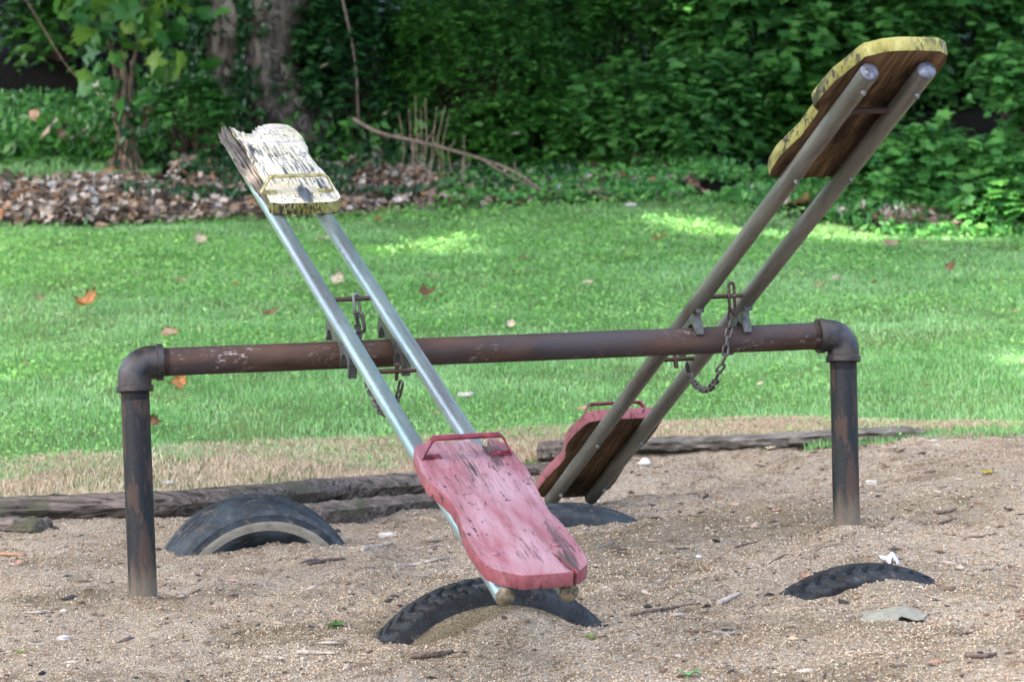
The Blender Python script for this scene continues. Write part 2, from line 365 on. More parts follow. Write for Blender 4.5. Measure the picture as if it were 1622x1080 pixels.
for O_, ax_, dn_, B_ in ((BL, E, -ld, baseL), (BR, -E, -rd, baseR)):
    dn_ = norm(dn_); b, r1, r2 = elbow(O_, ax_, dn_)
    eo = wpart('elbow', b, M_elb, frame, O_); eo.location = Vector(O_ - baseL)
    for r in (r1, r2):
        ro = wpart('collar', r, M_elb, eo, O_)
    L = np.linalg.norm(O_ - B_)
    pp = [(0, 0, -.25)] + [(0, 0, t) for t in np.linspace(0, L - .112, 12)] + [(0, 0, L - .08)]
    me = py_mesh('post', *merge([tube(pp, [.0440] * len(pp), 48), thread(L - .115, L - .088, .0438, 7, 'z')])); smooth_by_angle(me)
    po = link('post', me, M_post, frame); po.matrix_local = fr0.inverted() @ local_frame(B_, norm(np.cross(np.array([0, 1., 0]), -dn_)), -dn_)

# ------------------------------------------------------------------ SEESAW BOARDS
def sframe(p1, p2):
    D = norm(p1 - p2); X = norm(E - D * (E @ D)); Zn = np.cross(X, D); n = np.cross(D, E)
    t = np.linalg.solve(np.array([D, -E, n]).T, BL - p2); return p2 + D * t[0], X, D, Zn
RP = .0268
SEAT = [(-.135, .0), (-.128, -.035), (-.108, -.052), (-.075, -.060), (.08, -.060), (.118, -.050), (.138, -.02), (.143, .035), (.146, .19), (.141, .28), (.131, .37), (.131, .455),
        (.143, .55), (.148, .67), (.147, .745), (.134, .793), (.105, .818), (.031, .828), (-.052, .826), (-.10, .795), (-.128, .757), (-.134, .69), (-.134, .60), (-.131, .53), (-.118, .42), (-.116, .35), (-.126, .30), (-.146, .215), (-.147, .12)]
TH = .043
def plank(name, outline, mats, z0, z1, bev=.006, rough=.0012, seed=0):
    """solid plank; material slots: top, side, underside"""
    rd_ = random.Random(seed); pts = []
    n = len(outline)
    for i in range(n):
        a = np.array(outline[i]); b = np.array(outline[(i + 1) % n]); L = np.linalg.norm(b - a); k = max(1, int(L / .035))
        for j in range(k): pts.append(a + (b - a) * j / k + np.array([rd_.uniform(-rough, rough), rd_.uniform(-rough, rough)]))
    bm = bmesh.new(); vs = [bm.verts.new((p[0], p[1], z0)) for p in pts]; f = bm.faces.new(vs)
    ex = bmesh.ops.extrude_face_region(bm, geom=[f]); nv = [g for g in ex['geom'] if isinstance(g, bmesh.types.BMVert)]
    for v in nv: v.co.z = z1 + rd_.uniform(-rough, rough) * .5
    bmesh.ops.recalc_face_normals(bm, faces=bm.faces[:])
    es = [e for e in bm.edges if len(e.link_faces) == 2 and abs(e.verts[0].co.z - e.verts[1].co.z) < .01]
    bmesh.ops.bevel(bm, geom=es, offset=bev, segments=2, affect='EDGES', profile=.6)
    bmesh.ops.triangulate(bm, faces=[f for f in bm.faces if len(f.verts) > 8])
    bm.normal_update()
    for f in bm.faces:
        f.material_index = 0 if f.normal.z > .75 else (2 if f.normal.z < -.6 else 1)
    me = bpy.data.meshes.new(name); bm.to_mesh(me); bm.free()
    for m in mats: me.materials.append(m)
    return smooth_by_angle(me, 40)
def box(c, s, rot=None):
    v = [np.array([c[0] + sx * s[0] / 2, c[1] + sy * s[1] / 2, c[2] + sz * s[2] / 2]) for sx in (-1, 1) for sy in (-1, 1) for sz in (-1, 1)]
    return v, [(0, 1, 3, 2), (4, 6, 7, 5), (0, 4, 5, 1), (2, 3, 7, 6), (0, 2, 6, 4), (1, 5, 7, 3)]
def strip(path, w, t, wdir):
    """flat bar swept along a path; w along wdir"""
    v = []; f = []; m = len(path)
    for i, p in enumerate(path):
        p = np.asarray(p, float); tg = norm(np.asarray(path[min(i + 1, m - 1)], float) - np.asarray(path[max(i - 1, 0)], float))
        n = norm(np.cross(tg, wdir))
        for a, b in ((-1, -1), (1, -1), (1, 1), (-1, 1)): v.append(p + wdir * w / 2 * a + n * t / 2 * b)
    for i in range(m - 1):
        for k in range(4): f.append((i * 4 + k, i * 4 + (k + 1) % 4, i * 4 + 4 + (k + 1) % 4, i * 4 + 4 + k))
    f += [(3, 2, 1, 0), tuple(m * 4 - 4 + k for k in range(4))]; return v, f
def dome(c, r, h, seg=16):
    v = []; f = []; rings = 5
    for i in range(rings):
        a = i / (rings - 1) * PI / 2 * .98
        for k in range(seg): v.append(np.array([c[0] + r * math.cos(a) * math.cos(2 * PI * k / seg), c[1] + r * math.cos(a) * math.sin(2 * PI * k / seg), c[2] + h * math.sin(a)]))
    for i in range(rings - 1):
        for k in range(seg): f.append((i * seg + k, i * seg + (k + 1) % seg, (i + 1) * seg + (k + 1) % seg, (i + 1) * seg + k))
    f.append(tuple((rings - 1) * seg + k for k in range(seg))); f.append(tuple(range(seg))[::-1]); return v, f
def link_mesh(p, t, side, L=.044, W=.026, r=.0042):
    n = 18; pts = []
    hl = L / 2 - W / 2
    for i in range(n):
        a = 2 * PI * i / n; x = math.cos(a) * (W / 2 - r); y = math.sin(a) * (W / 2 - r); pts.append(p + side * x + t * (y + (hl if y > 0 else -hl)))
    fr = []
    v = []; f = []; seg = 7; nn = norm(np.cross(t, side))
    for i in range(n):
        tg = norm(pts[(i + 1) % n] - pts[i - 1]); b = norm(np.cross(tg, nn))
        for k in range(seg): v.append(pts[i] + nn * math.cos(2 * PI * k / seg) * r + b * math.sin(2 * PI * k / seg) * r)
    for i in range(n):
        j = (i + 1) % n
        for k in range(seg): f.append((i * seg + k, i * seg + (k + 1) % seg, j * seg + (k + 1) % seg, j * seg + k))
    return v, f
def chain_mesh(path, pitch=.035):
    sp = spline(path, 300); d = np.concatenate([[0], np.cumsum(np.linalg.norm(np.diff(sp, axis=0), axis=1))]); n = int(d[-1] / pitch); out = []
    side0 = np.array([1., .2, 0])
    rr = random.Random(3)
    for i in range(n):
        s = (i + .5) * pitch; p = np.array([np.interp(s, d, sp[:, k]) for k in range(3)]); q = np.array([np.interp(s + .01, d, sp[:, k]) for k in range(3)])
        t = norm(q - p); a = norm(side0 - t * (side0 @ t)); b = np.cross(t, a); an = (PI / 2 if i % 2 else 0) + rr.uniform(-.35, .35) + .5
        out.append(link_mesh(p, norm(t + .12 * np.array([rr.uniform(-1, 1) for _ in range(3)])), norm(a * math.cos(an) + b * math.sin(an))))
    return merge(out)

def seesaw(name_label, p1, p2, spacing, seats, pipe_mat, rods, capz, bar_off, gal=None):
    O, X, D, Zn = sframe(p1, p2)
    M = Matrix(((X[0], D[0], Zn[0], O[0]), (X[1], D[1], Zn[1], O[1]), (X[2], D[2], Zn[2], O[2]), (0, 0, 0, 1)))
    root = empty('seesaw', M, name_label, 'seesaw')
    h = spacing / 2
    for s in (-1, 1):
        ends = (capz[0], capz[1]); pts = [(s * h, y, 0) for y in np.linspace(ends[0], ends[1], 40)]
        v, f = tube(pts, RP, 36)
        c1 = dome((0, 0, 0), RP * .99, .014, 36); 
        cA = ([np.array([s * h + q[0], ends[0] - q[2], q[1]]) for q in c1[0]], c1[1]); cB = ([np.array([s * h + q[0], ends[1] + q[2], -q[1]]) for q in c1[0]], c1[1])
        me = py_mesh('pipe', v, f); smooth_by_angle(me); po = link('pipe', me, pipe_mat, root)
        for cv in (cA, cB):
            me = py_mesh('end_cap', *cv, smooth=True); link('end_cap', me, M_capr if pipe_mat is M_galR else M_cap, po)
        # pivot rack below the pipe: arches the bar can sit in
        prof = []
        zt = -.016; zc = -bar_off; Rn = .0465
        far = pipe_mat is M_galR; prof.append((-.175, zt) if not far else (-.10, zt))
        if far:
            prof += [(-.10, -.034)] + [(-.078 + .020 * math.cos(PI - PI * k / 6), -.040 + .020 * math.sin(PI - PI * k / 6)) for k in range(7)]
        for i, yc in enumerate((-.11, 0, .11) if not far else (0, .11)):
            y0 = yc - .055; prof.append((y0 - .006, zc - .012)); prof.append((y0 + .004, zc - .012))
            for k in range(9):
                a = PI - PI * k / 8; prof.append((yc + Rn * math.cos(a), zc + (Rn * .92) * math.sin(a)))
        prof.append((.165 - .003, zc - .012)); prof.append((.172, zc - .01)); prof.append((.178, zt))
        bm = bmesh.new(); w = .013
        vs = [bm.verts.new((s * h - w, y, z)) for y, z in prof]; fc = bm.faces.new(vs)
        ex = bmesh.ops.extrude_face_region(bm, geom=[fc])
        for g in ex['geom']:
            if isinstance(g, bmesh.types.BMVert): g.co.x = s * h + w
        bmesh.ops.triangulate(bm, faces=[q for q in bm.faces if len(q.verts) > 4])
        link('pivot_bracket', bm_mesh('pivot_bracket', bm), M_brack, root)
    for y in rods:
        v, f = tube([(-h, y, 0), (0, y, 0), (h, y, 0)], .0075, 16)
        me = py_mesh('cross_rod', v, f); smooth_by_angle(me); link('cross_rod', me, M_rust, root)
    return root, M, (O, X, D, Zn), h

def seat(root, h, sgn, outline, mats, hmat, seed=0, y0=1.165, label=None, zoff=RP + .001):
    ol = [(x * (1 if sgn < 0 else -1) if False else x, sgn * (y0 + y)) for x, y in outline]
    if sgn > 0: pass
    me = plank('seat', ol, mats, zoff, zoff + TH, seed=seed, rough=.0018)
    so = link('seat', me, None, root)
    if label: so['label'] = label
    z = zoff + TH; y = sgn * (y0 + .055); wy = np.array([0, 1., 0])
    # handle: flat bar, feet turned inward, top bar raised
    hw = .128; tw = .098; hh = .059
    if mats[0] is M_yel: hw = .10; tw = .06; hh = .04
    path = [(-hw + .055, y, z + .003), (-hw, y, z + .003), (-tw - .004, y, z + hh - .006), (-tw + .006, y, z + hh), (tw - .006, y, z + hh), (tw + .004, y, z + hh - .006), (hw, y, z + .003), (hw - .055, y, z + .003)]
    v, f = strip(path, .026, .006, wy)
    ho = link('handle', py_mesh('handle', v, f), hmat, so)
    for s in (-1, 1):
        me = py_mesh('bolt', *dome((s * (hw - .032), y, z + .006), .009, .005), smooth=True); link('bolt', me, hmat, ho)
    for (bx, by) in ((-h, .69), (h, .66), (h, .06), (-h, .06)):
        # bolt heads on the seat and nuts under the pipes
        me = py_mesh('bolt', *dome((bx, sgn * (y0 + by), z), .012, .004), smooth=True); link('bolt', me, mats[0], so)
        v, f = tube([(bx, sgn * (y0 + by), -RP + .002), (bx, sgn * (y0 + by), -RP - .008), (bx, sgn * (y0 + by), -RP - .013)], [.0075, .0075, .004], 8)
        link('bolt', py_mesh('bolt', v, f), M_bolt, so)
    return so

# --- left seesaw: pink end low and near, broken cream end high and far
p1 = P(495.25, 375, F * .172 / 80); p2 = P(850, 940, F * .172 / 106)
ssL, ML, fL, hL = seesaw('seesaw with bright grey pipes, pink seat low in front and broken cream seat raised behind', p1, p2, .171, None, M_galL, (.245, -.39), (-1.965, 1.90), .0955)
pk = SEAT[:4] + [(.035, -.060), (.045, -.048), (.060, -.030), (.072, -.012), (.085, -.02), (.088, -.05), (.095, -.058)] + SEAT[5:15] + [(.136, .785), (.112, .812), (.097, .818), (.084, .775), (.074, .735), (.066, .705), (.070, .745), (.077, .785), (.085, .824), (.06, .827)] + SEAT[17:]
sp = seat(ssL, hL, -1, pk, [M_pink, M_red, M_under], M_hred, 1, label='pink seat with rotten split at its outer end')
wh = [(-.118, -.045), (-.075, -.060), (.08, -.060), (.118, -.050), (.138, -.02), (.143, .035), (.146, .19), (.141, .28), (.131, .37), (.131, .455), (.143, .53), (.148, .62), (.147, .70), (.138, .755),
      (.125, .79), (.095, .808), (.06, .812), (.035, .800), (.022, .785), (.012, .79), (.004, .765), (-.006, .768), (-.012, .735), (-.022, .742), (-.028, .70), (-.050, .705), (-.060, .735), (-.066, .71),
      (-.074, .74), (-.082, .775), (-.098, .772), (-.100, .70), (-.092, .62), (-.084, .55), (-.095, .44), (-.088, .33), (-.094, .21), (-.100, .12), (-.112, .02)]
wh = [(a, b * 1.07) for a, b in wh]
sw = seat(ssL, hL, 1, wh, [M_white, M_yel, M_under], M_hyel, 2, y0=1.08, label='broken cream seat with peeling paint and splintered left side')
sl = []
rs = random.Random(5)
for i, (x, ya, yb, zt, w) in enumerate([(-.152, .05, .74, .010, .006), (-.143, -.02, .80, .020, .005), (-.135, -.03, .77, .031, .006), (-.126, -.01, .83, .036, .0045), (-.117, -.04, .81, .042, .007), (-.107, -.02, .79, .045, .006), (-.148, .12, .52, .016, .004), (-.130, .2, .66, .026, .004), (-.139, .05, .45, .025, .004), (-.112, .0, .6, .030, .005), (-.122, .3, .82, .040, .003), (-.100, .0, .76, .038, .006)]):
    n = 14; v = []; f = []
    for k in range(n + 1):
        t = k / n; y = 1.08 + (ya + (yb - ya) * t) * 1.06; wob = .0035 * math.sin(t * 9 + i) + rs.uniform(-.0015, .0015); ww = w * (.5 + .5 * math.sin(min(t, 1 - t) * 6 if min(t, 1 - t) < .26 else 1.57)); z0 = RP + .002 + rs.uniform(0, .004); zz = RP + zt + rs.uniform(-.003, .003)
        xx = x * .93 + wob + (.045 if i in (0, 5) else .022) * (1 - t)
        v += [(xx - ww / 2, y, z0), (xx + ww / 2, y, z0), (xx + ww / 2, y, zz), (xx - ww / 2, y, zz - .003)]
    for k in range(n):
        for q in range(4): f.append((k * 4 + q, k * 4 + (q + 1) % 4, k * 4 + 4 + (q + 1) % 4, k * 4 + 4 + q))
    f += [(3, 2, 1, 0), tuple(n * 4 + q for q in range(4))]; sl.append((v, f))
link('splintered_edge', py_mesh('splintered_edge', *merge(sl)), M_grayw, sw)

# --- right seesaw: yellow end high and near, red end low and far
q1 = P(995, 672, F * .156 / 68); q2 = P(1419, 118, F * .151 / 88.6)
ssR, MR, fR, hR = seesaw('seesaw with dull brown-grey pipes, yellow seat raised high in front and red seat down behind', q1, q2, .163, None, M_galR, (-.135, .485), (-1.88, 2.16), .088)
SEATY = [q for q in SEAT if not (q[0] < 0 and .1 < q[1] < .7)]
SEATY = SEATY[:-1] + [(-.138, .64), (-.146, .56), (-.146, .465), (-.136, .448), (-.122, .432), (-.119, .36), (-.121, .26), (-.134, .17), (-.142, .09)]
se = seat(ssR, hR, -1, SEATY, [M_yel, M_yel, M_under], M_hyel, 3, y0=1.125, label='mossy yellow seat with bare wood underside')
v, f = tube([(-hR, -1.62, .0), (0, -1.62, .0), (hR, -1.62, 0)], .009, 12); link('cross_rod', py_mesh('cross_rod', v, f), M_rust, ssR)
se2 = seat(ssR, hR, 1, [(a * 1.08, b * 1.14) for a, b in SEAT], [M_red, M_red, M_under], M_hred, 4, y0=1.30, label='faded red seat seen from below')

def to_local(M, p): return np.array(M.inverted() @ Vector(p))
def rodpt(fr, y, z=0): O, X, D, Zn = fr; return O + D * y + Zn * z
def zat(fr, y): return proj(rodpt(fr, y))[2]
def put_chain(root, M, path, pitch):
    loc = [to_local(M, p) for p in path]
    v, f = chain_mesh(loc, pitch); me = py_mesh('chain', v, f, smooth=True); return link('chain', me, M_chain, root)
def shackle(root, M, p, t, side, L, W, r, mat):
    v, f = link_mesh(np.asarray(p), t, side, L, W, r); v = [to_local(M, a) for a in v]
    link('shackle', py_mesh('shackle', v, f, smooth=True), mat, root)
# right chain hangs in front of the bar from the upper rod to the lower rod
a = rodpt(fR, -.135); ax, ay, az = proj(a); b = rodpt(fR, .485); bx, by, bz = proj(b)
zb = proj(BL + E * 1.99)[2] - .075
print('R rods', ax, ay, az, bx, by, bz)
put_chain(ssR, MR, [P(1159, 492, az + .02), P(1156, 515, zb), P(1151, 545, zb - .01), P(1146, 572, zb - .01), P(1138, 590, zb), P(1131, 608, zb + .05), P(1117, 618, zb + .2), P(1101, 608, zb + .4), P(1092, 590, bz), P(1086, 572, bz)], .030)
shackle(ssR, MR, P(1159, 471, az), norm(np.array([.02, -.05, -1.])), np.array([.8, .6, 0]), .105, .034, .0055, M_rust)
v, f = tube([(-.01, .485, .015), (-.01, .485, -.03)], .008, 8); link('bolt', py_mesh('bolt', v, f), M_rust, ssR)
# left chain passes under the bar behind the left pipe
a = rodpt(fL, .245); ax, ay, az = proj(a); b = rodpt(fL, -.39); bx, by, bz = proj(b); print('L rods', ax, ay, az, bx, by, bz)
put_chain(ssL, ML, [P(566, 515, az), P(570, 540, az - .1), P(578, 590, az - .2), P(588, 622, az - .3), P(603, 652, az - .4), P(620, 650, bz + .08), P(632, 622, bz + .02), P(636, 598, bz)], .030)
shackle(ssL, ML, P(565, 484, az), norm(np.array([.05, -.05, -1.])), np.array([.7, .7, 0]), .085, .034, .005, M_bolt)
shackle(ssL, ML, P(571, 510, az - .03), norm(np.array([.15, -.05, -1.])), np.array([.9, -.3, 0]), .075, .034, .006, M_chain)
v, f = tube([(.0, -.39, .022), (.0, -.39, .014), (0, -.39, .013), (0, -.39, -.03)], [.0105, .0105, .006, .006], 8); link('bolt', py_mesh('bolt', v, f), M_rust, ssL)

# ------------------------------------------------------------------ TYRES
def tire(label, cx, h, yaw, R, W, lean, mats, blocks, white, flat=.0, py=None):
    """cx: ground point under the middle; h: height of the top above that ground"""
    c = np.array([cx[0], cx[1], cx[2] + h - R])
    M = Matrix.Translation(Vector(c)) @ Matrix.Rotation(yaw, 4, 'Z') @ Matrix.Rotation(lean, 4, 'X')
    # local: axle along y, camera-facing side is -y
    hw = W / 2
    prof = [(-hw * .62, R * .60), (-hw * .80, R * .64), (-hw * .97, R * .72), (-hw * 1.0, R * .80), (-hw * .95, R * .90), (-hw * .90, R * .965), (-hw * .80, R * .982), (-hw * .5, R * .995), (-hw * .25, R), (0, R), (hw * .25, R), (hw * .5, R * .995), (hw * .74, R * .982), (hw * .84, R * .955), (hw * .95, R * .90), (hw, R * .80), (hw * .97, R * .72), (hw * .8, R * .64), (hw * .62, R * .60)]
    pr = []
    for (a, b) in zip(prof[:-1], prof[1:]):
        for k in range(3): pr.append((a[0] + (b[0] - a[0]) * k / 3, a[1] + (b[1] - a[1]) * k / 3))
    pr.append(prof[-1]); inner = [(y * .93, r - .012) for y, r in pr][::-1]; full = pr + inner
    n = 420; v = []; f = []; m = len(full); npr = len(pr)
    for i in range(n):
        a = 2 * PI * i / n
        for j, (y, r) in enumerate(full):
            rr = r
            if j < npr and blocks:
                u = y / hw
                if abs(u) < .88 and r > R * .94:
                    ph = (a * R / blocks + .35 * math.sin(u * 5)) % 1.
                    if ph < .26: rr -= .014
                    if min(abs(u - .33), abs(u + .33)) < .06: rr -= .008
            elif j < npr and not blocks:
                if r > R * .97 and min(abs(y / hw - .3), abs(y / hw + .3), abs(y / hw)) < .07: rr -= .012
                if j < npr and not blocks and y < 0 and j in (10, 11): y = y - .007
            v.append((rr * math.cos(a), y, rr * math.sin(a)))
    for i in range(n):
        k = (i + 1) % n
        for j in range(m): f.append((i * m + j, i * m + (j + 1) % m, k * m + (j + 1) % m, k * m + j))
    root = empty('tyre', M, label, 'tyre')
    tr = [q for q in f if (q[0] % m) in range(11, npr - 12)]; sd = [q for q in f if (q[0] % m) not in range(11, npr - 12)]
    if white:
        ww = [q for q in sd if full[q[0] % m][0] < 0 and (q[0] % m) < 11 and (q[0] % m) > 7]; sd = [q for q in sd if q not in set(ww)]
    def sub(name, fs, mat):
        used = sorted({i for q in fs for i in q}); ix = {u: i for i, u in enumerate(used)}
        me = py_mesh(name, [v[u] for u in used], [tuple(ix[i] for i in q) for q in fs]); smooth_by_angle(me, 50); return link(name, me, mat, root)
    if white:
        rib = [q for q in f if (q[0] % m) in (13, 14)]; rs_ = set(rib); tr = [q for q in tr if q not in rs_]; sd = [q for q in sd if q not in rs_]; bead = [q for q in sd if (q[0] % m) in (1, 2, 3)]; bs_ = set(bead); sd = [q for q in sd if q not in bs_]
        sub('shoulder_rib_highlight', rib, M_rib); sub('bead', bead, M_bead)
    sub('tread', tr, mats[0]); sub('sidewall', sd, mats[1])
    if white: sub('whitewall', ww, M_ww)
    return root
g1 = G(772, 1008); tire('blocky black tyre half buried in front, under the pink seat, side caked with sand', g1 + np.array([.01, .10, 0]), .150, .20, .43, .19, math.radians(2), (M_rub2, M_sandy), .045, False)
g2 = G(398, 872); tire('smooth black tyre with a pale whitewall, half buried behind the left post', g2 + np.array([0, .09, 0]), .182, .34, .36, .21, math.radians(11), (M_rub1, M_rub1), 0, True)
g3 = G(882, 826); tire('dusty black tyre almost buried under the lowered red seat', g3 + np.array([0, .0, 0]), .072, .2, .60, .22, math.radians(6), (M_rub1, M_rub1), 0, False)
g4 = G(1368, 931); tire('ribbed black tyre sunk to a low arc in sand in front of the right post', g4 + np.array([-.005, .10, 0]), .066, .25, .45, .17, math.radians(10), (M_rub2, M_rub2), .05, False)
mounds += [(g1[0] + .06, g1[1] - .03, .16, .070), (g1[0], g1[1] - .55, .25, -.02), (g4[0] + .05, g4[1] - .05, .11, .035), (g2[0] + .05, g2[1] - .03, .2, .012), (g3[0] + .2, g3[1] - .05, .2, -.01)]

# ------------------------------------------------------------------ GROUND SHEETS
def grid(ys, xs):
    Y, Xq = np.meshgrid(ys, xs, indexing='ij'); return Xq, Y
def patch(name, x, y, zf, keep, mat, kind='structure', lift=0., sm=True):
    z = zf(x, y) + lift; nY, nX = x.shape; V = np.stack([x, y, z], -1).reshape(-1, 3)
    i = np.arange(nY - 1)[:, None] * nX + np.arange(nX - 1)[None]; Q = np.stack([i, i + 1, i + nX + 1, i + nX], -1).reshape(-1, 4)
    c = V[Q].mean(1); k = keep(c[:, 0], c[:, 1]); Q = Q[k]; used = np.unique(Q); ix = np.zeros(len(V), int); ix[used] = np.arange(len(used))
    me = np_mesh(name, V[used], ix[Q], smooth=sm); return tag(link(name, me, mat), kind=kind)
xs = np.arange(-3.2, 3.6, .0125); ys = np.arange(6.6, 14.2, .0125)
x, y = grid(ys, xs)
patch('sand_pit', x, y, zsand, lambda a, b: b < edge_sand(a) + .03, MS)
zl = lambda x, y: zbase(x, y) + .03 * fbm(x * 1.3, y * 1.3, 3, 21) * np.clip((y - edge_sand(x)) * 2, 0, 1)
x, y = grid(np.arange(10.5, 30, .08), np.arange(-9, 9.01, .08))
patch('lawn', x, y, zl, lambda a, b: (b >= edge_sand(a) - .06) & (b < edge_back(a) + .06), M_lawn, lift=-.006)
x, y = grid(np.concatenate([np.arange(20, 46, .2), np.arange(46, 140, 3)]), np.concatenate([np.arange(-90, -12, 3), np.arange(-12, 12, .2), np.arange(12, 91, 3)]))
zh = lambda x, y: zbase(x, y) + .35 * fbm(x * .35, y * .35, 3, 31) * np.clip((y - 27) / 4, 0, 1) + .05 * fbm(x * 2, y * 2, 2, 3) * np.clip((y - 24.5), 0, 1)
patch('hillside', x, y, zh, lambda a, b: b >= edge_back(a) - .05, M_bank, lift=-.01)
x, y = grid(np.concatenate([np.arange(-60, 6, 3), np.arange(6, 26, .5)]), np.concatenate([np.arange(-60, -8, 2), np.arange(-8, 8, .5), np.arange(8, 61, 2)]))
patch('ground', x, y, lambda a, b: zbase(a, b), lambda a, b: b < 24, M_bed, lift=-.09)

# scattered geometry -------------------------------------------------------
def scatter_poly(name, pos, size, poly, faces, mat, nrm_tilt=.3, yawr=True, stretch=None, curl=0., label=None, kind='stuff', parent=None, basis=None, jit=0.):
    """many copies of a small polygon (k,3) in one mesh"""
    n = len(pos); k = len(poly); poly = np.asarray(poly, float)
    ya = rng.random(n) * 2 * PI; ax = rng.normal(0, nrm_tilt, n); ay = rng.normal(0, nrm_tilt, n)
    p = poly[None] * (size[:, None, None] if np.ndim(size) else size)
    if stretch is not None: p = p * stretch[:, None, :]
    def rot(p, a, i, j):
        c, s = np.cos(a)[:, None], np.sin(a)[:, None]; q = p.copy(); q[..., i] = p[..., i] * c - p[..., j] * s; q[..., j] = p[..., i] * s + p[..., j] * c; return q
    p = rot(p, ya, 0, 1); p = rot(p, ax, 1, 2); p = rot(p, ay, 0, 2)
    if basis is not None: p = np.einsum('nij,nkj->nki', basis, (poly[None] + (rng.normal(0, jit, (n, k, 3)) if jit else 0)) * size[:, None, None])
    V = p + pos[:, None, :]; Fs = (np.asarray(faces)[None] + (np.arange(n) * k)[:, None, None]).reshape(-1, len(faces[0]))
    me = np_mesh(name, V, Fs); o = link(name, me, mat, parent)
    if kind and not parent: o['kind'] = kind
    return o
OCT = [(1, 0, 0), (-1, 0, 0), (0, 1, 0), (0, -1, 0), (0, 0, 1), (0, 0, -1)]; OCTF = [(0, 2, 4), (2, 1, 4), (1, 3, 4), (3, 0, 4), (2, 0, 5), (1, 2, 5), (3, 1, 5), (0, 3, 5)]
def rand_sand(n, y0=6.9, y1=14., pw=1.):
    y = y0 + (y1 - y0) * rng.random(n * 2) ** pw; x = (rng.random(n * 2) - .5) * (y * .40); k = y < edge_sand(x) + .02; x, y = x[k][:n], y[k][:n]; return x, y
M_grain = m_leafy('sand_grains', [(0.133, 0.090, 0.056), (0.306, 0.210, 0.121), (0.469, 0.350, 0.223), (0.490, 0.430, 0.326), (0.367, 0.240, 0.121), (0.571, 0.520, 0.419), (0.245, 0.210, 0.167)], 0., .8)
x, y = rand_sand(110000, pw=1.2); sz = rng.uniform(.0016, .0036, len(x)); den = vn(x * 3, y * 3, 40); kk = rng.random(len(x)) < den * 1.4; x, y, sz = x[kk], y[kk], sz[kk]
o = scatter_poly('gravel', np.stack([x, y, zsand(x, y) + sz * .2], -1), sz, OCT, OCTF, M_grain, .6, stretch=rng.uniform(.6, 1.4, (len(x), 3)))
x, y = rand_sand(3000); sz = rng.uniform(.003, .006, len(x)); scatter_poly('pebbles', np.stack([x, y, zsand(x, y)], -1), sz, OCT, OCTF, M_grain, .6, stretch=rng.uniform(.5, 1.3, (len(x), 3)))
M_chip = m_leafy('bark_chips', [(.015, .015, .017), (.045, .033, .025), (.14, .09, .06), (.03, .03, .035), (.42, .37, .31), (.20, .11, .06), (.38, .31, .24)], 0., .8)
x, y = rand_sand(6000); sz = rng.uniform(.003, .007, len(x)) * (1 + (rng.random(len(x)) > .93) * 1.6)
scatter_poly('wood_chips', np.stack([x, y, zsand(x, y) + sz * .15], -1), sz, OCT, OCTF, M_chip, .15, stretch=np.stack([rng.uniform(1, 3.2, len(x)), rng.uniform(.5, 1.1, len(x)), rng.uniform(.3, .6, len(x))], -1))

def blades(name, x, y, z, h, w, lean, mat, bend=.5):
    n = len(x); a = rng.random(n) * 2 * PI; d = np.stack([np.cos(a), np.sin(a), np.zeros(n)], -1); b = rng.random(n) * 2 * PI; l = np.stack([np.cos(b), np.sin(b), np.zeros(n)], -1) * (lean * rng.random(n))[:, None]
    B = np.stack([x, y, z], -1); up = np.array([0, 0, 1.]); W = d * w[:, None]; hh = h[:, None]
    mid = B + (up * .55 + l * .35) * hh; tip = B + (up * (1 - .35 * np.minimum(lean, 1)) + l) * hh
    V = np.stack([B - W, B + W, mid + W * .8, mid - W * .8, tip + W * .1, tip - W * .1], 1)
    Fs = (np.array([[0, 1, 2, 3], [3, 2, 4, 5]])[None] + (np.arange(n) * 6)[:, None, None]).reshape(-1, 4)
    o = link(name, np_mesh(name, V, Fs), mat); o['kind'] = 'stuff'; return o
M_grass = m_leafy('grass_blades', [(.125, .30, .085), (.195, .44, .135), (.29, .56, .19), (.47, .68, .36), (.16, .41, .145)], .35, .5, (1.3, (.62, .76, .60)))
M_clover = m_leafy('lawn_weeds', [(.14, .38, .09), (.22, .49, .12), (.34, .59, .18), (.11, .33, .10)], .35, .5, (2.2, (.7, .8, .6)))
M_straw = m_leafy('straw_blades', [(.40, .31, .20), (.60, .48, .34), (.72, .60, .44), (.30, .21, .13), (.50, .39, .26)], .25, .7)
n = 520000; yy = 11.4 + 15.6 * rng.random(n) ** 1.25; wd_ = rng.random(n); xx = np.where(wd_ < .8, (rng.random(n) - .5) * yy * .42, np.where(rng.random(n) < .5, -1, 1) * (.21 + .16 * rng.random(n)) * yy)
ge = edge_green(xx) - .58 + .5 * (vn(xx * 3, yy * 3, 60) - .5) + .25 * (vn(xx * 12, yy * 12, 61) - .5); be = edge_back(xx) + .5 * (vn(xx * 2, yy * 2, 62) - .5)
k = (yy > ge) & (yy < be) & (rng.random(n) < .30 + .95 * vn(xx * 1.7, yy * 1.7, 63)); gx, gy = xx[k], yy[k]
tall = .6 + .9 * vn(gx * 2.5, gy * 2.5, 64)
blades('grass', gx, gy, zl(gx, gy) - .008, rng.uniform(.018, .046, len(gx)) * tall, rng.uniform(.0012, .0024, len(gx)) * (gy / 14), .9, M_grass)
n = 150000; yy = 11.4 + 15.6 * rng.random(n) ** .9; xx = (rng.random(n) - .5) * yy * .5
k = (yy > edge_green(xx) - .4 + .6 * (vn(xx * 3, yy * 3, 60) - .5)) & (yy < edge_back(xx) + .3 * (vn(xx * 2, yy * 2, 62))) & (rng.random(n) < np.clip(vn(xx * .9, yy * .9, 70) * 2.4 - .75 + (yy > 19) * .3, .05, 1)); gx, gy = xx[k], yy[k]
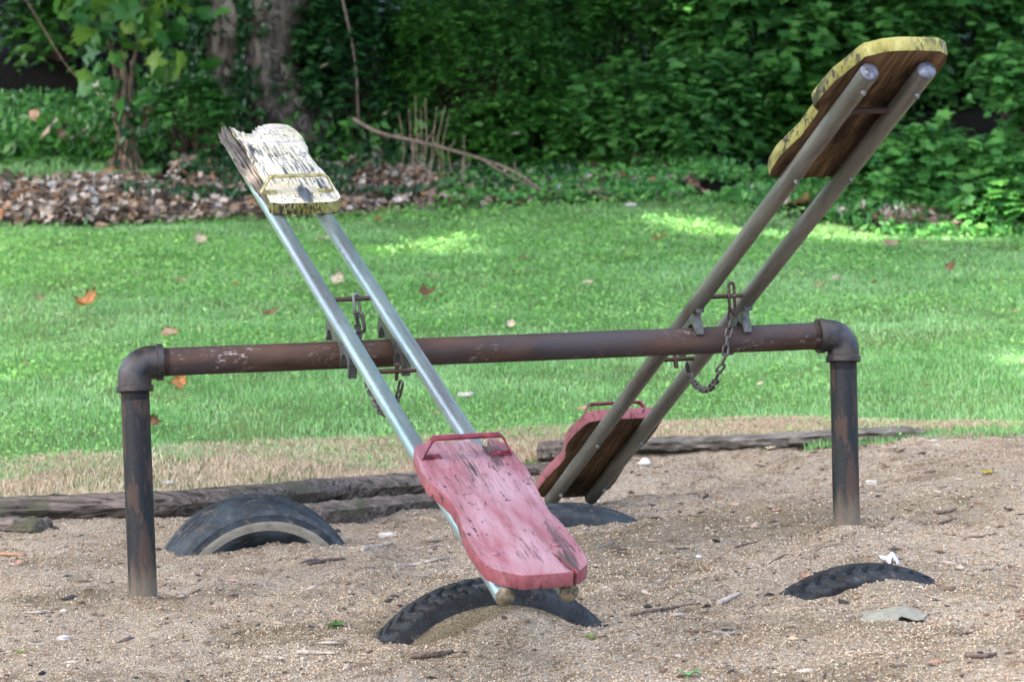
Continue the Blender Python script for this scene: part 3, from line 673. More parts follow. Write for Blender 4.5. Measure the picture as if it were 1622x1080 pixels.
LEAF = [(0, -1, 0), (.55, -.2, .08), (.45, .5, .1), (0, 1, 0), (-.45, .5, .1), (-.55, -.2, .08)]; LEAFF = [(0, 1, 2, 3), (0, 3, 4, 5)]
scatter_poly('lawn_weeds', np.stack([gx, gy, zl(gx, gy) + rng.uniform(.01, .05, len(gx))], -1), rng.uniform(.005, .0155, len(gx)) * (gy / 17), LEAF, LEAFF, M_clover, .5)
# dry straw margin
n = 165000; xx = (rng.random(n) - .5) * 8.4; e0 = edge_sand(xx); e1 = edge_green(xx); t = rng.random(n) ** .8; yy = e0 + .05 + np.maximum(e1 - e0 - .12, .05) * t
wdt = np.clip((e1 - e0) / .6, .15, 1); k = (rng.random(n) < wdt * (.25 + .9 * vn(xx * 4, yy * 4, 66))) & (np.abs(xx) < yy * .32); gx, gy = xx[k], yy[k]
blades('dry_grass', gx, gy, zl(gx, gy) - .006, rng.uniform(.018, .05, len(gx)), rng.uniform(.0010, .002, len(gx)), 1.3, M_straw)
n = 9000; x, y = rand_sand(n); den = vn(x * 2.2, y * 2.2, 77); k = rng.random(len(x)) < np.clip(den * 2 - .9, 0, 1) * .6 + .06; x, y = x[k], y[k]
blades('dry_stalks', x, y, zsand(x, y) - .002, rng.uniform(.006, .022, len(x)), rng.uniform(.0006, .0012, len(x)), 2.2, M_straw)

# ------------------------------------------------------------------ TIMBER EDGING
def timber(label, pts, w, hh, mat, seed=0, taper=True, taper_end=.3, group='timbers edging the sand pit'):
    """pts: list of (px, py of the top edge, height above the ground there) laid on the terrain"""
    rr = random.Random(seed); W = []
    for px, py, up in pts: W.append(G(px, py, up))
    sp_ = spline(W, 70); v = []; f = []; m = 14; fr = frames(sp_); org = sp_[0].copy(); org[2] = float(zbase(org[0], org[1]))
    ph = [rr.uniform(0, 6) for _ in range(4)]
    for i, (p, t, nn, b) in enumerate(fr):
        s = i / (len(fr) - 1); e = min(1, .45 + s * 14) * min(1, taper_end + (1 - s) * 14); side = norm(np.cross(t, ZU)); 
        for k in range(m):
            a = 2 * PI * k / m; ca, sa = math.cos(a), math.sin(a)
            sq = 1 / max(abs(ca), abs(sa)) * .62 + .38
            g = 1 + .10 * math.sin(k * 2.3 + ph[0]) + .07 * math.sin(i * .55 + k * 1.7 + ph[1]) + .05 * math.sin(i * 1.3 + k * 3 + ph[2]) + rr.uniform(-.035, .035)
            v.append(p - org + side * ca * sq * w / 2 * g * e + ZU * ((sa * sq * g * e) * hh / 2 - hh / 2 + (0 if taper else 0)))
    L = len(fr)
    for i in range(L - 1):
        for k in range(m): f.append((i * m + k, i * m + (k + 1) % m, i * m + m + (k + 1) % m, i * m + m + k))
    f += [tuple(range(m))[::-1], tuple((L - 1) * m + k for k in range(m))]
    me = py_mesh('timber', v, f); smooth_by_angle(me, 50); o = link('timber', me, mat); o.location = Vector(org); return tag(o, label, 'timber', group)
timber('long mossy brown timber crossing behind the left post and the whitewall tyre', [(-120, 796, .10), (0, 788, .10), (130, 783, .10), (250, 779, .10), (400, 768, .10), (540, 757, .095), (690, 747, .09)], .13, .085, M_timber, 1)
timber('lower grey-brown timber lying between the whitewall tyre and the pink seat', [(480, 800, .07), (560, 792, .07), (640, 785, .07), (710, 780, .06)], .14, .09, M_timber, 2)
timber('short split timber end under the long one at the far left edge', [(-120, 818, .05), (-40, 818, .05), (30, 820, .05), (72, 822, .05)], .13, .07, M_timber, 3)
timber('thin dark timber piece seen between the pink seat and the red seat', [(730, 742, .04), (790, 737, .04), (870, 733, .04), (915, 731, .04)], .12, .05, M_timber, 4)
timber('dark ragged stump of timber behind the red seat', [(850, 702, .075), (880, 699, .08), (915, 697, .08), (950, 696, .08)], .14, .075, M_timber, 5)
timber('straight grey timber running behind the right post to the sand edge', [(985, 695, .062), (1060, 693, .058), (1160, 690, .05), (1260, 685, .045), (1360, 679, .04), (1465, 676, .035)], .14, .05, M_timber2, 6)

# ------------------------------------------------------------------ LOOSE THINGS ON THE GROUND
SYC = [(0, -.9), (.28, -.55), (.62, -.62), (.55, -.3), (.98, -.05), (.62, .08), (.72, .48), (.36, .38), (.12, .62), (0, 1.), (-.16, .60), (-.38, .40), (-.75, .45), (-.6, .08), (-1., -.1), (-.58, -.3), (-.6, -.66), (-.26, -.52)]
def syc_mesh(size, curl, seed, nm='leaf'):
    rr = random.Random(seed); bm = bmesh.new(); c = bm.verts.new((0, -.1 * size, 0)); ring = []; mid = []
    for x, y in SYC:
        x *= rr.uniform(.85, 1.12); y *= rr.uniform(.85, 1.12)
        def P3(x, y): return (x * size, y * size, size * (curl * (x * x * .8 + .35 * y * y) + .12 * curl * math.sin(x * 5 + seed) + rr.uniform(-.03, .05)))
        ring.append(bm.verts.new(P3(x, y))); mid.append(bm.verts.new(P3(x * .5, y * .5 - .05)))
    n = len(SYC)
    for i in range(n):
        j = (i + 1) % n; bm.faces.new((ring[i], ring[j], mid[j], mid[i])); bm.faces.new((mid[i], mid[j], c))
    ex = bmesh.ops.solidify(bm, geom=bm.faces[:], thickness=size * .015)
    me = bpy.data.meshes.new(nm); bm.to_mesh(me); bm.free()
    for p in me.polygons: p.use_smooth = True
    return me
def m_dead(name, col):
    t = MT(name); v = t.coord(); k = t.noise(v, 35, 5, .7); c = t.mix(t.ramp(k, [(.35, 0.), (.65, 1.)]), tuple(a * .55 for a in col), tuple(min(a * 1.2, .9) for a in col)); t.set(c, .7, 0, .3); t.bump(k, .4, .004); t.translucent(c, .2); return t.m
DM = {'orange': m_dead('orange_leaf', (.58, .30, .12)), 'tan': m_dead('tan_leaf', (.58, .43, .28)), 'brown': m_dead('brown_leaf', (.34, .20, .115)), 'cream': m_dead('cream_leaf', (.74, .66, .50)), 'yellow': m_dead('yellow_leaf', (.60, .52, .08)), 'green': m_dead('green_leaf', (.10, .26, .06)), 'lime': m_dead('lime_leaf', (.28, .45, .08)), 'pink': m_dead('pinkish_leaf', (.58, .40, .30))}
def leaf_at(px, py, wpx, col, label, curl=.25, flat=1., tilt=None, zf=zl, group=None, name='fallen_leaf', lift=.25, narrow=1.):
    p = G(px, py + wpx * .12, 0, zf); Zd = proj(p)[2]; s = wpx / F * Zd / 2 * (1.12 if zf is zl else 1.); rr = random.Random(int(px * 7 + py))
    me = syc_mesh(s, curl, int(px + py)); o = link(name, me, DM[col])
    rx = tilt if tilt is not None else rr.uniform(-.35, .35)
    o.matrix_world = Matrix.Translation(Vector(p) + Vector((0, 0, s * lift + (.038 if zf is zl else 0)))) @ Matrix.Rotation(rx, 4, 'X') @ Matrix.Rotation(rr.uniform(-.35, .35), 4, 'Y') @ Matrix.Rotation(rr.uniform(0, 6.28), 4, 'Z') @ Matrix.Diagonal((1, narrow, 1, 1))
    return tag(o, label, 'leaf', group)
GL = 'fallen leaves on the lawn'
for a in [(140, 489, 48, 'orange', 'large orange curled leaf on the grass left of the left elbow', .9, 1., .45), (62, 482, 24, 'tan', 'small tan leaf on the grass near the left edge, beside the large orange one', .6),
          (286, 453, 24, 'tan', 'tan leaf lying flat on the grass straight above the left elbow', .5), (372, 460, 18, 'orange', 'small orange leaf on the grass midway between left elbow and raised cream seat', .6),
          (432, 507, 32, 'brown', 'tan-brown crumpled leaf on the grass just left of the bright pipes', .8, 1., .3), (535, 452, 30, 'cream', 'bright cream leaf seen between the two bright pipes', .7, 1., .9),
          (268, 541, 42, 'tan', 'long pale tan leaf just above the rusty crossbar by the left elbow', .5, 1., .3), (285, 616, 30, 'orange', 'orange-brown leaf standing upright below the crossbar near the left elbow', .9, 1., 1.25),
          (246, 682, 24, 'brown', 'curled brown leaf touching the right side of the left post', 1.0, 1., 1.0), (330, 427, 20, 'tan', 'small faint tan leaf on the lawn below the cream seat, left of the pipes', .4),
          (160, 367, 30, 'pink', 'pinkish leaf at the back edge of the lawn, on the left', .5), (318, 389, 26, 'cream', 'whitish pointed leaf on the grass left of the raised cream seat', .9, 1., .8),
          (600, 355, 18, 'orange', 'tiny orange leaf at the back of the lawn right of the cream seat', .6), (511, 386, 32, 'cream', 'flat pale leaf on the grass between the upper ends of the bright pipes', .3),
          (685, 447, 24, 'cream', 'pale cream leaf on the lawn right of the bright pipes', .5), (680, 475, 36, 'brown', 'dark olive-brown torn leaf on the lawn below the pale cream one', .9, 1., .4),
          (640, 598, 30, 'tan', 'faint tan leaf behind the lower cross rod of the left seesaw', .3), (831, 417, 20, 'pink', 'small pinkish leaf in the middle of the lawn', .5),
          (931, 457, 24, 'cream', 'pale flat leaf on the mid lawn, left of the dull pipes', .2), (1045, 386, 28, 'orange', 'orange leaf on the far lawn left of the dull pipes', .7),
          (1298, 462, 22, 'tan', 'tan leaf on the lawn above the right elbow, left of its neighbour', .6), (1326, 451, 24, 'cream', 'pale leaf on the lawn above the right elbow', .6),
          (1385, 457, 12, 'orange', 'tiny orange leaf on the lawn to the right above the right elbow', .6), (1505, 434, 24, 'brown', 'red-brown leaf on the lawn at the right side', .8, 1., .5),
          (1412, 394, 34, 'pink', 'left one of two flat pale leaves in the sunlit grass at the right', .2), (1458, 396, 36, 'pink', 'right one of two flat pale leaves in the sunlit grass at the right', .2),
          (810, 523, 20, 'cream', 'cream leaf peeping over the middle of the crossbar', .5, 1., .9), (1608, 505, 14, 'pink', 'tiny pinkish leaf at the right edge of the lawn', .5),
          (1205, 620, 16, 'cream', 'small cream leaf below the crossbar right of the hanging chain', .3), (41, 588, 16, 'tan', 'small tan leaf on the grass at the left edge', .6),
          (1470, 623, 14, 'orange', 'tiny orange leaf on the grass right of the right post', .6), (765, 463, 14, 'tan', 'tiny tan leaf right of the torn brown one', .5),
          (1185, 375, 20, 'cream', 'small cream leaf in the sunlit strip left of the dull pipes', .4), (400, 573, 40, 'tan', 'faint tan leaf under the left part of the crossbar', .2),
          (222, 360, 16, 'cream', 'tiny whitish leaf at the back edge of the lawn beside the pinkish one', .6), (925, 660, 26, 'tan', 'pale tan leaf in the grass behind the red seat', .3),
          (480, 447, 16, 'pink', 'tiny pinkish leaf left of the bright pipes', .3), (690, 668, 18, 'pink', 'small pinkish leaf right above the dry grass between the bright pipes and the pink seat', .5)]:
    leaf_at(*a[:5], curl=a[5], tilt=a[7] if len(a) > 7 else None, group=GL)
GS = 'fallen leaves on the sand'
for a in [(1565, 747, 32, 'yellow', 'bright yellow leaf on the sand at the right', .2, .1), (1553, 766, 14, 'lime', 'small lime leaf just below the bright yellow leaf', .2, .1), (1230, 806, 26, 'pink', 'pinkish leaf on the sand left of the right post', .3, .2),
          (1120, 898, 36, 'tan', 'pale curled piece of leaf on the sand left of the buried ribbed tyre', .5, .2), (530, 988, 38, 'green', 'green leaf lying left of the front tyre', .35, .1),
          (935, 1007, 24, 'lime', 'light green leaf scrap right of the front tyre', .3, .1), (32, 1032, 20, 'lime', 'yellow-green leaf scrap in the bottom left corner', .3, .1), (1085, 668, 16, 'tan', 'tan leaf at the sand edge beside the grey timber', .6, .4),
          (1220, 708, 24, 'cream', 'flat cream scrap in front of the grey timber', .2, .1), (945, 822, 20, 'brown', 'dark brown leaf right of the tyre under the red seat', .6, .3), (28, 892, 26, 'pink', 'curled pinkish leaf on the sand at the left edge', .8, .4),
          (1405, 740, 20, 'brown', 'brown leaf right of the right post', .5, .3), (1275, 912, 26, 'pink', 'pinkish-brown leaf resting behind the left end of the ribbed tyre', .8, .4), (1358, 1014 - 70, 22, 'tan', 'tan leaf scrap in front of the ribbed tyre', .6, .3),
          (1545, 833, 20, 'tan', 'faint tan leaf on the sand far right', .3, .1), (1360, 806, 18, 'brown', 'brown leaf scrap just right of the right post foot', .5, .3)]:
    leaf_at(*a[:5], curl=a[5], tilt=a[6], zf=zsand, group=GS, lift=.2)
def twig(pts, r, mat, label, zf=zsand, cat='twig', name='twig', lift=0., group='twigs on the sand', seed=0, fork=None, up=None):
    rr = random.Random(seed or int(pts[0][0])); W = []
    for i, q in enumerate(pts):
        p = G(q[0], q[1], 0, zf); p = p + np.array([0, 0, r * .6 + lift]); W.append(p)
    org = W[0].copy(); W = [w - org for w in W]; sp_ = spline(W, max(8, len(pts) * 5)); rad = [r * (1 - .55 * i / len(sp_)) * rr.uniform(.85, 1.15) for i in range(len(sp_))]
    prt = [tube(sp_, rad, 8)]
    if fork:
        for (i, dx, dy, L) in fork:
            a = sp_[int(i * (len(sp_) - 1))]; prt.append(tube([a, a + np.array([dx * L, dy * L * .5, r]), a + np.array([dx * L * 1.8, dy * L, r * .5])], [r * .6, r * .5, r * .25], 6))
    me = py_mesh(name, *merge(prt), smooth=True); o = link(name, me, mat); o.location = Vector(org); return tag(o, label, cat, group)
M_tw = m_plain('twig_bark', (.10, .07, .055), .8, 0, 60, .5); M_twp = m_plain('pale_twig', (.36, .31, .25), .8, 0, 60, .35); M_twg = m_plain('grey_twig', (.22, .2, .18), .8, 0, 60, .5)
for a in [([(575, 872), (598, 868), (622, 862)], .011, M_twp, 'thick whitish twig with bark on the sand, near the left edge of the pink seat'), ([(625, 898), (655, 896), (690, 888), (712, 884)], .007, M_twp, 'pale bundle-like twig left of the pink seat tip'),
          ([(470, 1035), (500, 1036), (532, 1036)], .008, M_twp, 'white barked twig at the bottom, left of the front tyre'), ([(650, 1042), (685, 1040), (718, 1034)], .010, M_tw, 'dark flat stick right in front of the front tyre'),
          ([(0, 879), (20, 880), (40, 881)], .008, DM['brown'], 'reddish brown stick at the left edge of the sand'), ([(488, 895), (515, 890), (546, 886)], .008, M_tw, 'black crooked twig in front of the whitewall tyre', ),
          ([(1138, 958), (1155, 950), (1172, 942)], .010, M_twp, 'pale driftwood piece between the front and the ribbed tyre'), ([(1082, 1000), (1105, 1001), (1124, 1002)], .005, M_tw, 'thin black twig in the foreground below the pale driftwood'),
          ([(1130, 1002), (1155, 1004), (1178, 1000)], .005, M_twg, 'thin grey twig in the foreground left of the cloth'), ([(1000, 975), (1040, 968), (1075, 962), (1110, 957)], .006, M_tw, 'long dark twig right of the front tyre'),
          ([(1220, 892), (1245, 879), (1270, 885), (1285, 888)], .003, M_tw, 'thin bent twig behind the left end of the ribbed tyre'), ([(1480, 813), (1500, 812), (1515, 807)], .006, M_tw, 'dark twig upper right on the sand'),
          ([(1488, 830), (1502, 826), (1516, 822)], .006, M_tw, 'forked dark twig just below the upper right one'), ([(1535, 852), (1558, 850), (1580, 846)], .005, M_tw, 'dark thin twig near the right edge'),
          ([(1290, 885), (1300, 868), (1370, 858)], .0025, M_tw, 'hair-thin twig in front of the right post'), ([(1530, 1040), (1555, 1042), (1578, 1038)], .009, M_tw, 'black wood fragment in the bottom right corner'),
          ([(945, 870), (960, 864), (972, 860)], .005, M_twg, 'small grey twig right of the pink seat end'), ([(1140, 860), (1170, 857), (1190, 860)], .004, M_twg, 'fine grey twig left of the right post foot'),
          ([(1165, 868), (1185, 862), (1200, 858)], .004, M_tw, 'fine dark twig left of the right post foot'), ([(655, 870), (690, 866), (712, 866)], .004, M_twg, 'thin light stalk beside the pink seat'), ([(390, 765), (430, 775)], .003, M_twp, 'dry straw stalk on the long timber')]:
    twig(a[0], a[1], a[2], a[3])
def stone(px, py, wpx, col, label, hh=.6, zf=zsand, group='small stones on the sand', name='stone', cat='stone'):
    p = G(px, py, 0, zf); s = wpx / F * proj(p)[2] / 2; bm = bmesh.new(); bmesh.ops.create_icosphere(bm, subdivisions=3, radius=1); rr = random.Random(int(px)); a = [rr.uniform(0, 6) for _ in range(6)]
    for v in bm.verts:
        c = v.co; k = 1 + .18 * math.sin(c.x * 3 + a[0]) + .14 * math.sin(c.y * 4 + a[1]) + .12 * math.sin(c.z * 5 + a[2]); v.co = Vector((c.x * s * k, c.y * s * .8 * k, c.z * s * hh * k))
    o = link(name, bm_mesh(name, bm, True), m_plain('stone_' + label.split()[0], col, .8, 0, 60, .15)); o.location = Vector(p) + Vector((0, 0, s * hh * .4)); return tag(o, label, cat, group)
for a in [(612, 851, 20, (.42, .41, .38), 'white stone above the whitish twig'), (1380, 767, 18, (.45, .42, .36), 'white chip of stone right of the right post'), (1257, 1013, 14, (.40, .31, .19), 'rounded tan pebble in the foreground'),
          (265, 767, 16, (.3, .3, .29), 'light grey stone on the long timber beside the left post'), (1107, 882, 10, (.42, .43, .43), 'tiny whitish pebble left of the ribbed tyre'), (100, 1011, 22, (.40, .38, .35), 'flat white flake at the bottom left'),
          (1000, 327, 16, (.45, .45, .42), 'white stone at the back edge of the lawn'), (738, 627, 24, (.45, .42, .38), 'white stick-like piece on the lawn right of the bright pipes'), (945, 797, 12, (.6, .55, .5), 'little pale stone behind the tyre under the red seat'), (1020, 735, 20, (.5, .48, .44), 'pale stone beside the lowered red seat pipe')]:
    stone(*a[:5], hh=.35 if 'flat' in a[4] or 'stick' in a[4] else .6, zf=zl if 'lawn' in a[4] or 'timber' in a[4] else zsand)
# crumpled white paper behind the ribbed tyre
def crumple(name, px, py, sx, sy, hh, mat, label, cat, up=0., n=26, seed=3, fz=7):
    p = G(px, py, 0, zsand); u = np.linspace(-1, 1, n); X, Y = np.meshgrid(u, u); wv = 1 + .25 * fbm(X * 2 + seed, Y * 2, 2, seed)
    Z = np.abs(fbm(X * fz / 4 + seed * 3, Y * fz / 4 + 5, 3, seed)) * (1 - .5 * (X ** 2 + Y ** 2) / 2); R_ = np.sqrt(X ** 2 + Y ** 2)
    V = np.stack([X * sx * wv, Y * sy * wv, Z * hh * 2 + up * np.maximum(0, 1 - R_)], -1).reshape(-1, 3)
    i = np.arange(n - 1)[:, None] * n + np.arange(n - 1)[None]; Q = np.stack([i, i + 1, i + n + 1, i + n], -1).reshape(-1, 4); c = V[Q].mean(1)
    rad = np.hypot(c[:, 0] / sx, c[:, 1] / sy); an = np.arctan2(c[:, 1], c[:, 0]); keep = rad < .85 + .16 * np.sin(an * 3 + seed) + .1 * np.sin(an * 7)
    me = np_mesh(name, V, Q[keep], smooth=False); o = link(name, me, mat); o.location = Vector(p); md = o.modifiers.new('s', 'SOLIDIFY'); md.thickness = .002; return tag(o, label, cat)
crumple('paper_scrap', 1408, 893, .035, .03, .03, m_plain('white_paper', (.48, .47, .48), .7, 0, 30, .05), 'crumpled white paper standing just behind the ribbed tyre', 'paper', up=.02, fz=3)
crumple('cloth', 1408, 978, .115, .11, .013, m_plain('grey_cloth', (.20, .20, .155), .9, 0, 90, .12), 'flat grey-green cloth scrap half covered by sand in the right foreground', 'cloth', up=.022, n=50, seed=8, fz=5)
# seedling
p = G(1090, 1072, 0, zsand); sd = empty('seedling', Matrix.Translation(Vector(p)), 'tiny green seedling with spread leaves at the bottom edge', 'plant')
M_seed = m_dead('seedling_green', (.13, .33, .13)); mm = []
for an, L, lf in ((2.6, .042, 1), (.5, .05, 1), (-.3, .035, 1), (1.6, .03, 1)):
    d = np.array([math.cos(an), .4 * math.sin(an), 0]); side = norm(np.cross(d, ZU)); v = []; f = []
    for k in range(6):
        t = k / 5; q = d * L * t + ZU * (L * (.9 * t - .75 * t * t) + .004); w = .009 * math.sin(PI * min(t * .9 + .08, 1)); v += [q - side * w, q + ZU * -.002, q + side * w]
    for k in range(5): f += [(k * 3, k * 3 + 1, k * 3 + 4, k * 3 + 3), (k * 3 + 1, k * 3 + 2, k * 3 + 5, k * 3 + 4)]
    link('leaf', py_mesh('leaf', v, f, True), M_seed, sd)
link('stem', py_mesh('stem', *tube([(0, 0, -.01), (0, 0, .008)], .002, 6)), M_seed, sd)

# ------------------------------------------------------------------ BACKGROUND VEGETATION
def leaf_basis(n, up=.5, face=None):
    """random orientations whose normals lean upward / towards the viewer"""
    nrm = rng.normal(0, 1, (n, 3)); nrm /= np.linalg.norm(nrm, axis=1)[:, None]; nrm = nrm * .75 + np.array([0, -.35, up]); nrm /= np.linalg.norm(nrm, axis=1)[:, None]
    t = rng.normal(0, 1, (n, 3)) + np.array([0, -.2, -.5]); t -= nrm * (t * nrm).sum(1)[:, None]; t /= np.linalg.norm(t, axis=1)[:, None]; s = np.cross(t, nrm)
    return np.stack([s, t, nrm], -1)
PINN = [(0, -1, 0), (.42, -.45, .1), (.5, .1, .12), (.25, .65, .05), (0, 1.1, -.1), (-.25, .65, .05), (-.5, .1, .12), (-.42, -.45, .1)]; PINNF = [(0, 1, 2, 7), (7, 2, 6, 6)]
PINF4 = [(0, 1, 2, 3), (0, 3, 4, 5), (0, 5, 6, 7)]
LOB = [(0, -1, 0), (.35, -.55, .08), (.95, -.35, .0), (.55, .05, .12), (.6, .55, .02), (.22, .45, .08), (0, 1.1, -.08), (-.22, .45, .08), (-.6, .55, .02), (-.55, .05, .12), (-.95, -.35, 0), (-.35, -.55, .08)]; LOBF = [(0, 1, 2, 3), (0, 3, 4, 5), (0, 5, 6, 7), (0, 7, 8, 9), (0, 9, 10, 11)]
SYC3 = [(a[0] * k_, a[1] * k_, -.28 * (a[0] ** 2) - .15 * a[1] * abs(a[1])) for a in SYC for k_ in [max(1., .66 / math.hypot(*a))]]
def leaves(name, pos, size, mat, parent=None, shape='oval', up=.5, bas=None):
    n = len(pos); B = leaf_basis(n, up) if bas is None else bas
    if shape == 'oval': return scatter_poly(name, pos, size, PINN, PINF4, mat, basis=B, parent=parent)
    if shape == 'lobed': return scatter_poly(name, pos, size, LOB, LOBF, mat, basis=B, parent=parent)
    if shape == 'thin': return scatter_poly(name, pos, size, [(a[0] * .55, a[1], a[2]) for a in PINN], PINF4, mat, basis=B, parent=parent)
    if shape == 'syc': # fan quads
        poly = SYC3 + [(0, -.15, 0)]; c = len(SYC3); fs = [(c, i, (i + 1) % c, (i + 2) % c) for i in range(0, c, 2)]
        return scatter_poly(name, pos, size, poly, fs, mat, basis=B, parent=parent, jit=.10)
def sprays(n, cen, rad, L, per, jit=.02, droop=.35, front=True, lump=.35, seed=0):
    """leaf positions along arching sprays growing out of a lumpy dome"""
    d = rng.normal(0, 1, (n, 3)); 
    if front: d[:, 1] = -np.abs(d[:, 1]) * .9 + .15
    d[:, 2] = np.where(d[:, 2] < -.35, -d[:, 2], d[:, 2]); d /= np.linalg.norm(d, axis=1)[:, None]
    lum = 1 + lump * 1.5 * fbm(d[:, 0] * 2.3 + seed * 3.1, d[:, 2] * 2.3 + d[:, 1], 3, seed + 80); rr = rng.uniform(.62, 1.0, n) * lum
    gk = fbm(d[:, 0] * 5 + seed, d[:, 2] * 5 + d[:, 1] * 2, 2, seed + 40) > -.10 + .22 * rng.random(n); d = d[gk]; rr = rr[gk]; n = len(d)
    p0 = cen + d * np.array(rad) * rr[:, None]
    dirv = d * .8 + rng.normal(0, .45, (n, 3)) + np.array([.15, -.2, .15]); dirv /= np.linalg.norm(dirv, axis=1)[:, None]
    t = np.linspace(0, 1, per)[None, :, None]; Lr = L * rng.uniform(.5, 1.2, n)[:, None, None]
    pos = p0[:, None] + dirv[:, None] * t * Lr + np.array([0, 0, -1.]) * (t ** 2) * Lr * droop + rng.normal(0, jit, (n, per, 3))
    side = np.cross(dirv, np.array([0, 0, 1.])); side /= np.linalg.norm(side, axis=1)[:, None] + 1e-6
    alt = np.where(np.arange(per) % 2, 1, -1)[None, :, None]
    td = side[:, None] * alt * .9 + dirv[:, None] * .55 + np.array([0, 0, -.35]) + rng.normal(0, .18, (n, per, 3)); td /= np.linalg.norm(td, axis=2)[..., None]
    pos = pos + td * .012
    nr = np.cross(np.cross(td, np.array([0, 0, 1.])), td) + rng.normal(0, .3, (n, per, 3)) + np.array([0, -.25, 0]); nr -= td * (nr * td).sum(2)[..., None]; nr /= np.linalg.norm(nr, axis=2)[..., None]
    s = np.cross(td, nr); B = np.stack([s, td, nr], -1).reshape(-1, 3, 3); pos = pos.reshape(-1, 3); k = pos[:, 2] > zh(pos[:, 0], pos[:, 1]) - .05
    return pos[k], B[k], p0, dirv
M_fd = m_leafy('dark_fine_foliage', [(0.018, 0.072, 0.011), (0.036, 0.140, 0.020), (0.072, 0.226, 0.031), (0.027, 0.100, 0.022)], .3, .45)
M_fm = m_leafy('mid_foliage', [(0.028, 0.111, 0.023), (0.049, 0.177, 0.032), (0.097, 0.266, 0.052), (0.031, 0.125, 0.040)], .3, .42)
M_fb = m_leafy('bright_foliage', [(0.046, 0.168, 0.038), (0.078, 0.280, 0.060), (0.143, 0.381, 0.076), (0.039, 0.157, 0.051)], .35, .42)
M_ivy = m_leafy('ivy_leaves', [(0.009, 0.040, 0.010), (0.018, 0.069, 0.020), (0.035, 0.115, 0.035), (0.013, 0.052, 0.019)], .2, .32)
M_sap = m_leafy('young_broad_leaves', [(.045, .16, .035), (.065, .22, .045), (.11, .28, .05), (.18, .30, .045)], .4, .42)
M_stem = m_plain('brown_stems', (.09, .065, .045), .85, 0, 30, .4)
M_lit = m_leafy('dead_leaf_litter', [(0.055, 0.037, 0.027), (0.159, 0.112, 0.075), (0.268, 0.200, 0.144), (0.403, 0.350, 0.281), (0.085, 0.062, 0.044), (0.293, 0.150, 0.062), (0.586, 0.562, 0.512), (0.146, 0.125, 0.100)], .15, .7)
def shrub(label, px, py, Z, rad, n, L, per, size, mat, shape='oval', group='shrubs on the bank behind the lawn', seed=0, droop=.35, name='shrub', lump=.35, base=None):
    c = P(px, py, Z); bz = float(zh(c[0], c[1])); root = empty(name, Matrix.Translation((c[0], c[1], bz)), label, 'shrub', group)
    pos, B, p0, dv = sprays(n, c, rad, L, per, droop=droop, seed=seed, lump=lump); org = np.array([c[0], c[1], bz])
    sz = size * rng.uniform(.5, 1.35, len(pos)); big = rng.random(len(pos)) < .06; sz = sz * np.where(big, 1.7, 1.); leaves('foliage', pos - org, sz, mat, root, shape, bas=B)
    dk = rng.choice(len(pos), 12); scatter_poly('dead_leaves', pos[dk] - org + np.array([0, -.02, 0]), rng.uniform(.025, .055, 12), PINN, PINF4, M_lit, basis=B[dk], parent=root)
    pr = []
    rr = random.Random(seed)
    for i in range(46):
        e = p0[rr.randrange(len(p0))] - org; b = np.array([e[0] * .3 + rr.uniform(-.1, .1), e[1] * .3 + .15, -.05]); m = (b + e) / 2 + np.array([rr.uniform(-.1, .1), .1, .15]); pr.append(tube(spline([b, m, e], 8), [.014 - .0014 * q for q in range(8)], 6))
    link('branches', py_mesh('branches', *merge(pr)), M_stem, root); return root
shrub('dark feathery shrub left of centre, arching beside the ivy', 720, 130, 27.6, (.95, .9, .85), 2600, .42, 16, .034, M_fd, 'thin', seed=1)
shrub('low dark feathery shrub in the middle of the bank', 850, 250, 26.8, (.7, .6, .42), 1300, .34, 14, .034, M_fd, 'oval', seed=2)
shrub('tall dark green shrub at the top centre of the bank', 960, 60, 28.2, (.9, .8, .8), 2200, .45, 14, .042, M_fd, 'thin', seed=3)
shrub('mid green shrub behind the lawn, left of the raised yellow seat', 1070, 210, 26.6, (.75, .7, .62), 1800, .36, 11, .046, M_fm, 'oval', seed=4)
shrub('leafy green shrub at the top, left of the yellow seat', 1210, 70, 27.4, (.85, .8, .7), 1500, .42, 8, .072, M_fm, 'lobed', seed=5)
shrub('shaded shrub behind the yellow seat', 1300, 230, 26.9, (.7, .7, .7), 1300, .36, 8, .062, M_fd, 'lobed', seed=6)
shrub('large dark shrub in the top right corner', 1500, 60, 27.6, (.95, .8, .8), 1700, .42, 8, .070, M_fm, 'lobed', seed=7)
shrub('bright green low shrub right of the yellow seat, behind the sunlit lawn', 1480, 280, 24.6, (.66, .45, .36), 1500, .28, 8, .056, M_fb, 'lobed', seed=8)
shrub('bright shrub spilling onto the lawn at the right edge', 1625, 335, 23.4, (.42, .4, .26), 900, .28, 8, .055, M_fb, 'lobed', seed=9)
shrub('tall shrub at the right edge with pale leaf tips', 1630, 190, 25.0, (.40, .4, .55), 800, .35, 8, .062, M_fb, 'lobed', seed=10)
shrub('small green sprawl of leaves at the foot of the bank, under the yellow seat', 1300, 300, 25.4, (.5, .4, .2), 500, .25, 8, .05, M_fm, 'lobed', seed=11)
shrub('round ivy-tangled shrub right of the big trunk', 545, 120, 27.2, (.42, .4, .85), 1300, .22, 8, .045, M_ivy, 'oval', seed=12, lump=.2)
shrub('small weedy shrub between sapling and big trunk', 300, 190, 26.4, (.32, .3, .28), 420, .2, 8, .035, M_fm, 'oval', seed=13)
shrub('shadowy shrub above the dark hollow, left of the sapling', 95, 60, 29.5, (.4, .4, .5), 350, .3, 8, .05, M_fd, 'oval', seed=14)
shrub('low bright shrub at the lawn edge between the yellow seat and the right edge', 1400, 335, 24.3, (.4, .3, .14), 500, .24, 8, .05, M_fb, 'lobed', seed=15)
